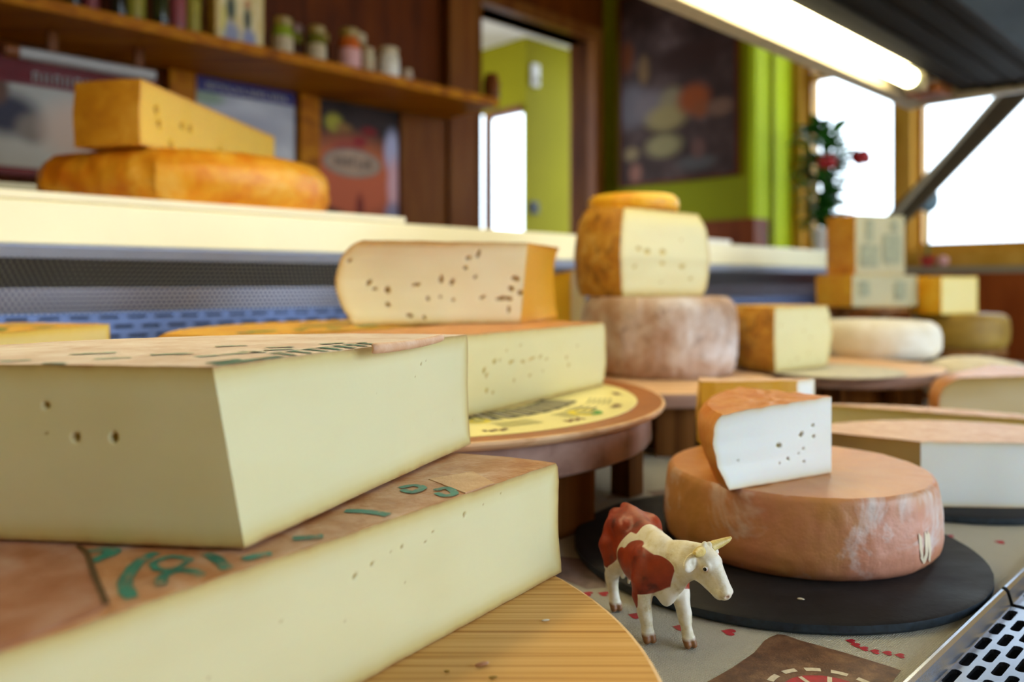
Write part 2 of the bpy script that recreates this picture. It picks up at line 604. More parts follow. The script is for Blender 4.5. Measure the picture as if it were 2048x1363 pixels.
def vnoise(P, s, seed=0.0):
    return np.array([mnoise.noise(Vector((p[0] * s + seed, p[1] * s - seed, p[2] * s + 3.1))) for p in P])


def cheese(name, label, cat, segs, zb, zt, rind_mat, paste_mats=None, prof=ROUND, top_mat=None, rough=0.0006, tilt=None,
           lean=None, res=0.004, nz=14, eyes=None, group=None, top_dome=0.0, cut_res=None, seed=0.0, wob=0.0006, wscale=60):
    """segs: closed counter-clockwise outline, list of (kind, start point, sagitta) with kind 'cut' or 'rind'.
    Parts: rind (side, top and bottom crust) and one cut_face per cut."""
    N = len(segs)
    P = [np.array(s[1], float) for s in segs]
    cen = np.mean(P, 0) if N > 1 else None
    H = zt - zb
    T = np.linspace(0, 1, nz) if nz < 20 else np.linspace(0, 1, nz)
    T = 0.5 - 0.5 * np.cos(np.pi * T) * (0.6) + (T - 0.5) * 0.4
    T = (T - T[0]) / (T[-1] - T[0])
    off = np.array([interp(prof, t) for t in T])
    tfun = (lambda x, y: 0.0 * x) if tilt is None else tilt
    lean = lean or {}
    root = thing(name, label, cat, (*((cen if cen is not None else np.array(segs[0][1]))), zb), group)
    cols = {}
    RV, RF, RM = [], [], []
    ring = []           # pieces of top outline, in order
    ringb = []
    for i, s in enumerate(segs):
        if s[0] != 'rind':
            continue
        if N == 1:      # whole wheel: ('rind', centre, radius)
            n = max(48, int(2 * math.pi * s[2] / res))
            a = np.linspace(0, 2 * math.pi, n, endpoint=False)
            d = np.stack([np.cos(a), np.sin(a)], 1)
            pts = np.array(s[1]) + d * s[2]
        else:
            q0, q1 = P[i], P[(i + 1) % N]
            L = np.linalg.norm(q1 - q0)
            n = max(6, int(L * 1.2 / res))
            pts, d = arc_pts(q0, q1, s[2], n)
        G = np.zeros((len(pts), nz, 3))
        G[:, :, :2] = pts[:, None] + d[:, None] * off[None, :, None]
        G[:, :, 2] = zb + H * T[None]
        F = G.reshape(-1, 3)
        nn = vnoise(F, 30, seed) * rough * 1.6 + vnoise(F, 110, seed) * rough
        G[:, :, :2] += d[:, None] * nn.reshape(len(pts), nz)[:, :, None]
        G[:, :, 2] += T[None] * (tfun(G[:, :, 0], G[:, :, 1]) + vnoise(F, wscale, seed).reshape(len(pts), nz) * wob)
        cols[i] = G
    cutg = {}
    for i, s in enumerate(segs):
        if s[0] != 'cut':
            continue
        pr, nx = (i - 1) % N, (i + 1) % N

        def column(j, p, first):
            if j in cols:
                return cols[j][-1].copy() if first else cols[j][0].copy()
            k = i if first else nx
            lx = np.array(lean.get(k, (0, 0)))
            C = np.zeros((nz, 3))
            C[:, :2] = p + lx[None] * T[:, None]
            C[:, 2] = zb + H * T + T * tfun(C[:, 0], C[:, 1])
            C[:, 2] += T * vnoise(C, wscale, seed) * wob
            return C
        A, B = column(pr, P[i], True), column(nx, P[nx], False)
        L = np.linalg.norm(P[nx] - P[i])
        r = cut_res or res
        n = max(8, int(L / r))
        m = max(nz, int(H / r))
        # resample columns in height
        tt = np.linspace(0, 1, m)
        A2 = np.stack([np.interp(tt, T, A[:, k]) for k in range(3)], 1)
        B2 = np.stack([np.interp(tt, T, B[:, k]) for k in range(3)], 1)
        sx = np.linspace(0, 1, n)
        G = A2[None] * (1 - sx)[:, None, None] + B2[None] * sx[:, None, None]
        fl = vnoise(G[:, -1], wscale, seed) * wob
        base = A2[-1, 2] * (1 - sx) + B2[-1, 2] * sx
        want = zt + tfun(G[:, -1, 0], G[:, -1, 1]) + fl
        G[:, :, 2] += tt[None] * (want - base)[:, None]
        d = np.array([P[nx][1] - P[i][1], -(P[nx][0] - P[i][0])]) / L
        ss, zz = np.meshgrid(sx * L, tt * H, indexing='ij')
        nn = vnoise(G.reshape(-1, 3), 24, seed + 5).reshape(n, m) * 0.0008 * (1 - np.abs(2 * sx - 1) ** 6)[:, None]
        ed = np.minimum(zz, H - zz)
        if pr in cols:
            dl = np.linalg.norm(G - G[:1], axis=2)
            ed = np.minimum(ed, dl)
        if nx in cols:
            dr = np.linalg.norm(G - G[-1:], axis=2)
            ed = np.minimum(ed, dr)
        ey = np.zeros_like(ed)
        for e in (eyes or {}).get(i, []):
            es, ez, ra, rb, dep, ang = e
            ca, sa = math.cos(ang), math.sin(ang)
            x, y = ss - es, zz - ez
            q = ((x * ca + y * sa) / ra) ** 2 + ((-x * sa + y * ca) / rb) ** 2
            q = q * (1 + 0.35 * vnoise(G.reshape(-1, 3), 500, es).reshape(n, m))
            ins = np.clip(1 - q, 0, 1)
            nn -= dep * np.sqrt(ins)
            ey = np.maximum(ey, np.clip(ins * 2.2, 0, 1) * 0.85)
        G[:, :, :2] += d[None, None] * nn[:, :, None]
        cutg[i] = G
        pm = paste_mats[i] if isinstance(paste_mats, dict) else paste_mats
        rawmesh('cut_face', G.reshape(-1, 3), grid_faces(n, m), pm, root, True, {'edge': ed.ravel(), 'eye': ey.ravel()})
    # crust: sides
    base = 0
    for i in sorted(cols):
        G = cols[i]
        RV.append(G.reshape(-1, 3))
        f = grid_faces(G.shape[0], nz, N == 1) + base
        RF.append(f)
        RM += [0] * len(f)
        base += G.shape[0] * nz
    top = np.concatenate([(cols[i] if i in cols else cutg[i])[:(None if N == 1 else -1), -1] for i in range(N)])
    bot = np.concatenate([(cols[i] if i in cols else cutg[i])[:(None if N == 1 else -1), 0] for i in range(N)])
    K = 10
    for idx, R in ((1, top), (0, bot)):
        c0 = R.mean(0)
        ks = np.linspace(0, 1, K + 1)[:-1]
        rings = []
        for k in ks:
            q = R * (1 - k) + c0 * k
            if idx:
                q[:, 2] = zt + tfun(q[:, 0], q[:, 1]) + vnoise(q, wscale, seed) * wob * (1 + 0.8 * min(1, k * 5)) + top_dome * (1 - (1 - k) ** 2)
                if k == 0:
                    q[:, 2] = R[:, 2]
            else:
                q[:, 2] = zb
            rings.append(q)
        M = len(R)
        Vs = np.concatenate(rings + [c0[None]])
        Vs[-1, 2] = (zt + float(tfun(np.array(c0[0]), np.array(c0[1]))) + top_dome) if idx else zb
        f = []
        for k in range(K - 1):
            a = np.arange(M)
            b = (a + 1) % M
            f.append(np.stack([k * M + a, k * M + b, (k + 1) * M + b, (k + 1) * M + a], 1))
        f = np.concatenate(f) + base
        RV.append(Vs)
        RF.append(f)
        RM += [idx] * len(f)
        tri = [[(K - 1) * M + a + base, (K - 1) * M + (a + 1) % M + base, len(Vs) - 1 + base] for a in range(M)]
        RF.append(np.array(tri))
        RM += [idx] * len(tri)
        base += len(Vs)
    faces = [q for f in RF for q in f.tolist()]
    o = rawmesh('rind', np.concatenate(RV), faces, None, root, True, mats=[rind_mat, top_mat or rind_mat], midx=RM)
    o.data.set_sharp_from_angle(angle=math.radians(55))
    return root


def rnd_eyes(n, L, H, rmin, rmax, rng, dep=0.6):
    out = []
    for _ in range(n):
        r = rng.uniform(rmin, rmax)
        out.append((rng.uniform(0.06, 0.94) * L, rng.uniform(0.12, 0.88) * H, r * rng.uniform(1, 1.8), r * rng.uniform(0.6, 1), r * dep, rng.uniform(-0.8, 0.8)))
    return out


rng = random.Random(11)

# ================================================================= ROOM
def s_box(name, boxes, mat):
    b = MB()
    for q in boxes:
        b.bun(*q)
    return structure(b.build(name, mat))


ZF, ZC = -0.82, 1.95
s_box('floor', [(-1.7, 5.2, -2.2, 5.2, ZF - .1, ZF)], MT['floor_tile'])
s_box('ceiling', [(-1.7, 3.9, -2.2, 2.75, ZC, ZC + .1)], MT['ceiling_tan'])
s_box('wall_left', [(-1.7, -1.6, -2.2, 2.75, ZF, ZC)], MT['warm_plaster'])
# street side behind the camera: a wide shop window opening
s_box('wall_front', [(-1.6, 0.6, -2.2, -2.1, ZF, ZC), (0.6, 3.9, -2.2, -2.1, ZF, -0.35), (0.6, 3.9, -2.2, -2.1, 1.8, ZC)], MT['warm_plaster'])
# wall behind the shop, with the doorway to the hall
s_box('wall_back', [(-1.6, 2.46, 2.75, 2.87, ZF, ZC), (3.27, 3.52, 2.75, 2.87, ZF, ZC), (2.46, 3.27, 2.75, 2.87, 1.55, ZC)], MT['wood_panel'])
s_box('trim_1', [(2.40, 2.46, 2.70, 2.88, ZF, 1.61), (3.27, 3.33, 2.70, 2.88, ZF, 1.61), (2.46, 3.27, 2.70, 2.88, 1.55, 1.61)], MT['wood_door'])
# right-hand wall and the deep window niche
s_box('wall_right', [(3.4, 3.52, 1.88, 2.75, 0.565, ZC)], MT['green_wall'])
s_box('trim_2', [(3.385, 3.52, 1.85, 2.75, ZF, 0.565)], MT['wood_wains'])
s_box('wall_niche', [(3.40, 3.95, 1.85, 1.879, .565, ZC), (3.53, 3.95, 1.85, 1.879, ZF, .565)], MT['niche_lit'])
s_box('trim_7', [(3.54, 3.555, 1.835, 1.849, ZF, ZC)], MT['green_wall'])
wins = [(1.36, 1.80), (0.78, 1.29), (0.18, 0.70)]
z0w, z1w = 0.41, 1.62
bx = [(3.75, 3.95, -2.1, 0.18, ZF, ZC), (3.75, 3.95, 1.80, 1.85, ZF, ZC), (3.75, 3.95, 0.18, 1.80, ZF, z0w), (3.75, 3.95, 0.18, 1.80, z1w, ZC)]
for (a, b), (c, d) in zip(wins, wins[1:]):
    bx.append((3.75, 3.95, d, a, z0w, z1w))
s_box('wall_window', bx, MT['wood_window'])
for i, (a, b) in enumerate(wins):
    fr = MB()
    w = 0.03
    fr.bun(3.80, 3.86, a, a + w, z0w, z1w).bun(3.80, 3.86, b - w, b, z0w, z1w)
    fr.bun(3.80, 3.86, a + w, b - w, z0w, z0w + w).bun(3.80, 3.86, a + w, b - w, z1w - w, z1w).bun(3.80, 3.86, a + w, b - w, 1.26, 1.29)
    f = structure(fr.build('window_%d' % (i + 1), MT['wood_window']))
    MB().bun(3.825, 3.83, a + w, b - w, z0w + w, 1.26).build('pane', MT['pane'], f)
    MB().bun(3.825, 3.83, a + w, b - w, 1.29, z1w - w).build('pane', MT['pane'], f)
s_box('trim_3', [(3.55, 3.75, 0.0, 1.85, 0.33, 0.385)], MT['wood_window'])
s_box('trim_4', [(3.45, 3.75, -0.4, 1.85, 0.285, 0.33)], MT['grey_sill'])
s_box('trim_5', [(3.60, 3.75, -0.4, 1.85, ZF, 0.285)], MT['wood_wains'])
t = thing('roller_blind', 'blue-grey roller blind at the top of the right window', 'blind', W(3.77, 1.03, 1.2))
MB().bun(3.772, 3.780, .785, 1.285, 1.20, 1.60).build('fabric', plain('blind_grey', '#66727e', .7, var=.15, scale=8), t)
MB().tube([W(3.772, .785, 1.60), W(3.772, 1.285, 1.60)], .018, 12).build('roller', MT['wood_window'], t, True)
MB().bun(3.768, 3.784, .785, 1.285, 1.185, 1.1995).build('bottom_bar', MT['wood_window'], t)
# hall beyond the doorway
s_box('wall_hall_end', [(3.28, 4.3, 3.22, 3.245, ZF, 1.68)], MT['lime_wall'])
s_box('wall_hall_side', [(3.28, 3.31, 3.245, 5.2, 1.29, 1.68), (3.28, 3.31, 3.74, 5.2, ZF, 1.29)], MT['lime_wall'])
s_box('trim_6', [(3.26, 3.31, 3.53, 3.56, ZF, 1.25), (3.26, 3.31, 3.245, 3.56, 1.25, 1.29)], MT['wood_door'])
s_box('ceiling_hall', [(2.0, 4.3, 2.88, 5.2, 1.68, 1.76)], MT['plaster'])
s_box('wall_hall_back', [(2.0, 3.28, 5.1, 5.2, ZF, 1.68)], MT['plaster'])

# door leaf / curtain strip at the bright hall door
t = thing('door_curtain', 'pink curtain strip hanging beside the bright doorway of the hall', 'curtain', W(3.25, 3.68, ZF))
b = MB()
for k in range(7):
    n0 = 3.578 + k * 0.024
    b.tube([W(3.235, n0, ZF + .02), W(3.235, n0, 1.23)], 0.013, 8)
b.build('drape', MT['curtain_pink'], t, True)
MB().tube([W(3.235, 3.585, 1.235), W(3.235, 3.775, 1.235)], 0.008, 8).build('rod', MT['wood_door'], t, True)
t = thing('wall_thermostat', 'white oblong device high on the green hall wall', 'thermostat', W(3.34, 3.22, 1.40))
MB().bun(3.315, 3.37, 3.195, 3.2195, 1.40, 1.53).build('case', MT['white'], t, bevel=.006)
MB().bun(3.33, 3.355, 3.188, 3.195, 1.42, 1.45).build('vent', MT['grey_sill'], t)
t = thing('light_switch', 'black square switch low on the green hall wall', 'switch', W(3.33, 3.22, .66))
MB().bun(3.30, 3.375, 3.207, 3.2195, 0.665, 0.735).build('plate', MT['black'], t, bevel=.004)
MB().bun(3.325, 3.35, 3.20, 3.207, 0.685, 0.715).build('rocker', MT['black'], t, bevel=.002)
t = thing('waste_bin', 'small teal bin seen low in the hall beside the green wall', 'bin', W(3.0, 3.3, ZF))
MB().lathe(W(3.20, 3.33), [(0.05, 0), (0.07, 1.38), (0.066, 1.38), (0.046, 0.01)], 20, ZF).build('body', MT['teal'], t, True)

# framed food picture on the right wall
t = thing('wall_picture', 'large dark still-life food picture hanging on the green wall', 'picture', W(3.4, 2.28, .78))
m = Mat('picture_print', 0.6, spec=.15)
at = m.attr('puv').outputs['Vector']
c = m.ramp(m.noise(3.2, 4, 0.6, vec=at), [(0.30, '#2a1912'), (0.5, '#45302a'), (0.7, '#6a5450')])


def blob(m, c, cx, cy, rx, ry, col, soft=0.35):
    mp = m.n('ShaderNodeMapping')
    mp.inputs['Location'].default_value = (-cx / rx, -cy / ry, 0)
    mp.inputs['Scale'].default_value = (1 / rx, 1 / ry, 0)
    m.link(m.attr('puv').outputs['Vector'], mp.inputs[0])
    ln = m.n('ShaderNodeVectorMath', operation='LENGTH')
    m.link(mp.outputs[0], ln.inputs[0])
    return m.mix(m.mrange(ln.outputs['Value'], 1 - soft, 1 + soft, 1, 0), c, col)


for q in [(.10, .58, .16, .16, '#6d6468'), (.30, .55, .16, .12, '#77696a'), (.47, .57, .10, .09, '#8a7a5c'), (.42, .45, .17, .09, '#9a8656'), (.66, .55, .13, .10, '#96481c'),
          (.72, .47, .07, .06, '#8a4a24'), (.88, .46, .10, .06, '#7c5a48'), (.40, .25, .15, .08, '#93855a'), (.10, .22, .07, .05, '#8a7452'),
          (.14, .07, .06, .07, '#8c5c4c'), (.68, .10, .16, .05, '#56504e'), (.70, .20, .06, .07, '#6a4840'), (.22, .83, .05, .10, '#7e5f3c'), (.06, .95, .06, .12, '#6b3410'), (.6, .85, .3, .1, '#3a221a')]:
    c = blob(m, c, *q)
m.color(c)
pts = []
for n, zz in ((2.62, .785), (1.945, .785), (1.945, 1.76), (2.62, 1.76)):
    pts.append(W(3.385, n, zz))
MB().bun(3.3865, 3.3995, 1.945, 2.62, .785, 1.76).build('backing', MT['wood_panel'], t)
rawmesh('print', pts, [(0, 1, 2, 3)], m.m, t, False, {'puv': [(0, 0, 0), (1, 0, 0), (1, 1.4, 0), (0, 1.4, 0)]})
b = MB()
b.bun(3.38, 3.3995, 2.62, 2.635, .77, 1.775).bun(3.38, 3.3995, 1.93, 1.945, .77, 1.775).bun(3.38, 3.3995, 1.945, 2.62, .77, .785).bun(3.38, 3.3995, 1.945, 2.62, 1.76, 1.775)
b.build('frame', MT['wood_panel'], t)

# ================================================================= SHELF UNIT BEHIND THE COUNTER
t = thing('shelf_cabinet', 'brown wooden wall unit with a long shelf behind the counter', 'cabinet', W(.6, 2.5, ZF))
MB().bun(-1.55, 1.90, 2.32, 2.36, ZF, 1.80).build('back_panel', MT['wood_panel'], t)
MB().bun(-1.55, 1.905, 2.0, 2.319, .872, .902).build('shelf_board', MT['wood_shelf'], t, bevel=.004)
MB().bun(1.91, 2.035, 2.27, 2.70, ZF, 1.80).build('end_post', MT['wood_door'], t, bevel=.004)
MB().bun(1.70, 1.905, 2.285, 2.3195, ZF, .871).build('door', MT['wood_door'], t, bevel=.003)
for a, b_ in ((.89, .965), (1.30, 1.372)):
    MB().bun(a, b_, 2.28, 2.3195, ZF, .871).build('upright', MT['wood_shelf'], t, bevel=.003)
MB().lathe(W(1.885, 2.02), [(0.0, .902), (.028, .903), (.03, .95), (.022, .985), (.0, .99)], 16).build('bracket', MT['wood_door'], t, True)

# posters
def poster(name, label, u0, u1, z0, z1, blobs, base, n=2.30):
    t = thing(name, label, 'poster', W((u0 + u1) / 2, n, z0))
    m = Mat(name + '_print', 0.5, spec=.2)
    c = m.ramp(m.noise(2.5, 3, vec=m.attr('puv').outputs['Vector']), base)
    for q in blobs:
        c = blob(m, c, *q)
    m.color(c)
    MB().bun(u0, u1, n, n + .012, z0, z1).build('board', MT['white'], t)
    P = [W(u, n - .001, z) for u, z in ((u0, z0), (u1, z0), (u1, z1), (u0, z1))]
    rawmesh('print', P, [(0, 1, 2, 3)], m.m, t, False, {'puv': [(0, 0, 0), (1, 0, 0), (1, (z1 - z0) / (u1 - u0), 0), (0, (z1 - z0) / (u1 - u0), 0)]})
    return t


def strip(t, name, u0, u1, z0, z1, mat, n):
    return MB().bun(u0, u1, n - .004, n - .0015, z0, z1).build(name, mat, t)


def glyphs(t, name, u0, u1, z0, z1, k, mat, n, seed):
    """a row of small unreadable letter strokes"""
    r = random.Random(seed)
    w = (u1 - u0) / k
    for i in range(k):
        b = MB()
        a = u0 + i * w
        b.bun(a + w * .15, a + w * .35, n - .006, n - .0045, z0, z1)
        if r.random() < .8:
            zz = r.choice((z0, (z0 + z1) / 2, z1 - (z1 - z0) * .18))
            b.bun(a + w * .35, a + w * .8, n - .006, n - .0045, zz, zz + (z1 - z0) * .18)
        if r.random() < .5:
            b.bun(a + w * .62, a + w * .8, n - .006, n - .0045, z0, z1)
        b.build(name, mat, t)


MT['poster_red'] = plain('poster_red', '#7c0414', 0.5, var=.1)
MT['poster_blue'] = plain('poster_blue', '#2c2474', 0.4, var=.1)
MT['print_grey'] = plain('print_grey', '#b9b6b4', 0.4, var=.08)
p = poster('cheese_poster', 'white poster with red bands left of the tall cheese stack', .10, .86, .535, .83,
           [(.52, .20, .10, .07, '#3c3a4c'), (.60, .16, .05, .05, '#8c8078'), (.50, .28, .03, .05, '#6a4a3c'), (.74, .17, .11, .10, '#d8bfae'), (.83, .20, .05, .05, '#6a6478'), (.3, .2, .12, .1, '#5a4a4a')],
           [(.3, '#b6b2aa'), (.7, '#d2cec6')])
strip(p, 'red_band', .10, .86, .765, .83, MT['poster_red'], 2.30)
strip(p, 'red_band', .10, .86, .535, .556, MT['poster_red'], 2.30)
glyphs(p, 'letter', .55, .84, .775, .80, 12, MT['print_grey'], 2.30, 3)
p = poster('cheese_poster', 'white poster with a violet header right of the tall cheese stack', .975, 1.29, .50, .868,
           [(.1, .98, .16, .07, '#8fa08c'), (.5, .72, .4, .16, '#a9a9b6'), (.9, .24, .10, .16, '#4c5468'), (.4, .4, .3, .1, '#b9b6c0')], [(.3, '#a8a8b4'), (.7, '#cfd0d6')])
strip(p, 'blue_band', .975, 1.29, .825, .868, MT['poster_blue'], 2.30)
glyphs(p, 'letter', 1.0, 1.27, .835, .852, 12, MT['print_grey'], 2.30, 5)
p = poster('ham_poster', 'dark poster showing a large cooked ham with an oval label', 1.376, 1.695, .47, .868,
           [(.40, .52, .66, .36, '#c0683a'), (.35, .35, .7, .32, '#c2603c'), (.36, .76, .20, .10, '#9c4436'), (.62, .98, .10, .05, '#7a1618'), (.50, .86, .09, .05, '#8e2024'), (.18, 1.02, .10, .09, '#a49a30'), (.30, .98, .10, .05, '#8a6230'),
            (.92, .80, .10, .22, '#b4b2d0'), (.94, .42, .08, .30, '#d8a8b0'), (.50, .16, .05, .14, '#7c2a1c'), (.93, .10, .10, .14, '#8c84a0'), (.1, .06, .2, .08, '#281818')],
           [(.3, '#1c1210'), (.7, '#3c2c28')])
v, f = [], []
for k in range(40):
    a = 2 * math.pi * k / 40
    v.append(W(1.506 + .115 * math.cos(a), 2.2975, .668 + .048 * math.sin(a)))
rawmesh('oval_label', v, [list(range(40))], plain('oval_grey', '#8c7666', .4), p, False)
v = []
for k in range(40):
    a = 2 * math.pi * k / 40
    v.append(W(1.506 + .098 * math.cos(a), 2.2965, .668 + .038 * math.sin(a)))
rawmesh('oval_label', v, [list(range(40))], plain('oval_tan', '#a9876c', .4), p, False)
glyphs(p, 'letter', 1.43, 1.585, .652, .685, 7, plain('oval_ink', '#6f5a4c', .4), 2.30, 9)

t = thing('shelf_lamp', 'pale slim lamp bar fixed under the wooden shelf', 'lamp', W(.65, 2.15, .82))
MB().tube([W(.49, 2.15, .8065), W(.80, 2.15, .8065)], .014, 12).build('bar', MT['print_grey'], t, True)
MB().tube([W(.46, 2.15, .8065), W(.49, 2.15, .8065)], .016, 12).build('end_cap', MT['orange_brown'], t, True)
for a in (.55, .75):
    MB().bun(a, a + .02, 2.14, 2.16, .8195, .8715).build('hanger', MT['wood_door'], t)

# goods on the shelf
ZS = .9022
def jar(u, n, r, h, body, lid, label, kind='jar', band=None, group='goods on the wooden shelf', lidr=1.0):
    c = W(u, n)
    t = thing(kind, label, kind, (c[0], c[1], ZS))
    hb = h * .80
    MB().lathe(c, [(r * .7, 0), (r * .95, .003), (r, .01), (r, hb * .85), (r * .82, hb)], 20, ZS).build('glass_body', body, t, True)
    MB().lathe(c, [(r * .86 * lidr, hb), (r * .9 * lidr, hb + .002), (r * .9 * lidr, h - .003), (r * .8 * lidr, h), (0, h)], 20, ZS).build('lid', lid, t, True)
    if band is not None:
        MB().lathe(c, [(r * 1.005, hb * .15), (r * 1.012, hb * .16), (r * 1.012, hb * .66), (r * 1.005, hb * .67)], 20, ZS).build('paper_label', band, t, True)
    t['group'] = group
    return t


def bottle(u, n, r, h, body, cap, label, band):
    c = W(u, n)
    t = thing('bottle', label, 'bottle', (c[0], c[1], ZS), 'bottles on the wooden shelf')
    MB().lathe(c, [(r * .8, 0), (r, .006), (r, h * .58), (r * .8, h * .66), (r * .36, h * .76), (r * .34, h * .93)], 18, ZS).build('glass_body', body, t, True)
    MB().lathe(c, [(r * .42, h * .92), (r * .42, h * .995), (0, h)], 14, ZS).build('cap', cap, t, True)
    MB().lathe(c, [(r * 1.004, h * .12), (r * 1.014, h * .125), (r * 1.014, h * .46), (r * 1.004, h * .465)], 18, ZS).build('paper_label', band, t, True)


G = lambda nm, c, r=.3: plain(nm, c, r, var=.15, scale=60)
jb = G('jar_olive', '#6f6a1c', .2); jl = G('lid_gold', '#a0843c', .35); jw = G('label_cream', '#c9b48c', .5)
dk = G('glass_dark', '#0d0a06', .12); gr = G('glass_green', '#2c3212', .12); pk = G('label_pink', '#8e3a3a', .5); ol = G('label_olive', '#a0922a', .5); br = G('glass_brown', '#3a1a0a', .15)
bottle(.507, 2.12, .023, .26, gr, jl, 'green glass bottle farthest left on the wooden shelf', G('label_green', '#5a8a1c'))
bottle(.593, 2.10, .018, .25, dk, dk, 'slim black bottle second from the left on the shelf', dk)
bottle(.640, 2.13, .021, .26, br, pk, 'brown bottle with a dull pink label on the shelf', pk)
bottle(.688, 2.08, .019, .27, dk, dk, 'tall black bottle between two pink-labelled bottles', dk)
bottle(.738, 2.11, .024, .24, G('glass_red', '#5a1410', .15), jl, 'red bottle with an olive-yellow label on the shelf', ol)
bottle(.790, 2.08, .020, .26, dk, jl, 'dark bottle between the red and the rose bottle', gr)
bottle(.838, 2.10, .023, .25, G('glass_rose', '#7c2c34', .2), pk, 'rose-coloured bottle on the shelf left of the yellow one', pk)
bottle(.888, 2.12, .021, .25, G('glass_yellow', '#8c8420', .2), jl, 'yellow-green bottle just left of the picture box', ol)
# picture box
t = thing('gift_box', 'yellow gift box with two printed figures on the shelf', 'box', W(1.0, 2.12, ZS))
MB().bun(.935, 1.075, 2.085, 2.15, ZS, ZS + .19).build('carton', G('carton_yellow', '#d6b460', .5), t, bevel=.002)
m = Mat('carton_print', .4)
c = m.ramp(m.noise(3, 3, vec=m.attr('puv').outputs['Vector']), [(.3, '#d6bc74'), (.7, '#ecdca8')])
for q in [(.27, .78, .11, .28, '#2c3a1c'), (.66, .62, .09, .26, '#283016'), (.27, .26, .20, .24, '#8c90a8'), (.70, .22, .16, .20, '#8488ac'), (.1, .5, .05, .3, '#d4c43c'), (.27, 1.08, .07, .08, '#b0602c'), (.66, .95, .07, .08, '#b4642e')]:
    c = blob(m, c, *q)
m.color(c)
rawmesh('print', [W(u, 2.0845, z) for u, z in ((.945, ZS + .006), (1.068, ZS + .006), (1.068, ZS + .184), (.945, ZS + .184))], [(0, 1, 2, 3)], m.m, t, False,
        {'puv': [(0, 0, 0), (1, 0, 0), (1, 1.35, 0), (0, 1.35, 0)]})
gl = G('lid_green', '#8a9a1c', .35)
jar(1.140, 2.10, .030, .122, gl, jl, 'jar with a green label just right of the gift box', band=jw)
jar(1.198, 2.13, .023, .122, jb, G('lid_mauve', '#8a6a5c'), 'small jar with a mauve lid right of the green jar', band=br)
jar(1.244, 2.09, .028, .118, jb, jl, 'olive jar with a pale label in the middle of the shelf', band=jw)
jar(1.296, 2.14, .021, .12, br, jl, 'narrow brown jar standing left of the orange jar', band=br)
jar(1.358, 2.09, .034, .135, G('jar_orange', '#c8601c', .3), jl, 'jar with orange top and pink label on the shelf', band=G('label_rose', '#e2aaa4', .5))
jar(1.412, 2.07, .020, .085, G('jar_pale', '#c8bc96', .3), jw, 'short pale jar beside the orange jar', band=jw)
jar(1.440, 2.16, .024, .155, G('jar_tan', '#94783c', .3), jw, 'tall tan jar behind the two white jars', band=br)
jar(1.495, 2.08, .035, .105, G('jar_white', '#e2d8c0', .35), jw, 'wide white jar near the right end of the shelf', band=G('label_white', '#efe8d6'))
jar(1.556, 2.06, .016, .045, G('pot_small', '#c8b09a', .35), jw, 'tiny pale pot at the right of the white jar')
t = thing('paper_bag', 'low dark brown bag lying near the shelf end', 'bag', W(1.66, 2.1, ZS))
MB().ball(W(1.66, 2.11, ZS + .016), (.05, .05, .016), 14, 8).build('bag_body', G('bag_brown', '#4a2410', .6), t, True)
MB().tube([W(1.60, 2.08, ZS + .016), W(1.585, 2.07, ZS + .022)], [.006, .009], 8).build('twist', G('bag_tie', '#6a3a20', .6), t, True)

# ================================================================= DISPLAY COUNTER
U0, U1 = -1.4, 3.10


def slotted(name, O, eu, ev, Lu, rows, pitch, rowp, sl, sw, mat, parent, depth=.003):
    """sheet with rows of staggered stadium-shaped slots, really cut out"""
    O, eu, ev = Vector(O), Vector(eu), Vector(ev)
    nz = eu.cross(ev)
    if nz.z < 0:
        nz = -nz
    b = MB()
    K = 16
    for r in range(rows):
        y0 = r * rowp
        x = 0.0
        st = pitch / 2 if r % 2 else 0.0
        if st:
            b.add([O + ev * y0, O + eu * st + ev * y0, O + eu * st + ev * (y0 + rowp), O + ev * (y0 + rowp)], [(0, 1, 2, 3)])
            x = st
        while x + pitch <= Lu + 1e-9:
            cx, cy = x + pitch / 2, y0 + rowp / 2
            inn, out = [], []
            for k in range(K):
                a = 2 * math.pi * (k + .5) / K
                px = math.copysign((sl - sw) / 2, math.cos(a)) + math.cos(a) * sw / 2
                py = math.sin(a) * sw / 2
                inn.append((cx + px, cy + py))
                sx, sy = math.cos(a), math.sin(a)
                q = 1 / max(abs(sx), abs(sy))
                out.append((cx + sx * q * pitch / 2, cy + sy * q * rowp / 2))
            v = [O + eu * p[0] + ev * p[1] for p in inn] + [O + eu * p[0] + ev * p[1] for p in out] + [O + eu * p[0] + ev * p[1] - nz * depth for p in inn]
            f = []
            for k in range(K):
                j = (k + 1) % K
                f += [(k, j, K + j, K + k), (k, 2 * K + k, 2 * K + j, j)]
            # corners of the cell
            v += [O + eu * (cx + i * pitch / 2) + ev * (cy + j * rowp / 2) for i, j in ((1, 1), (-1, 1), (-1, -1), (1, -1))]
            for q, k in enumerate((1, 5, 9, 13)):
                f.append((K + k, K + k + 1, 3 * K + q))
            b.add(v, f)
            x += pitch
        if Lu - x > 1e-6:
            b.add([O + eu * x + ev * y0, O + eu * Lu + ev * y0, O + eu * Lu + ev * (y0 + rowp), O + eu * x + ev * (y0 + rowp)], [(0, 1, 2, 3)])
    return b.build(name, mat, parent)


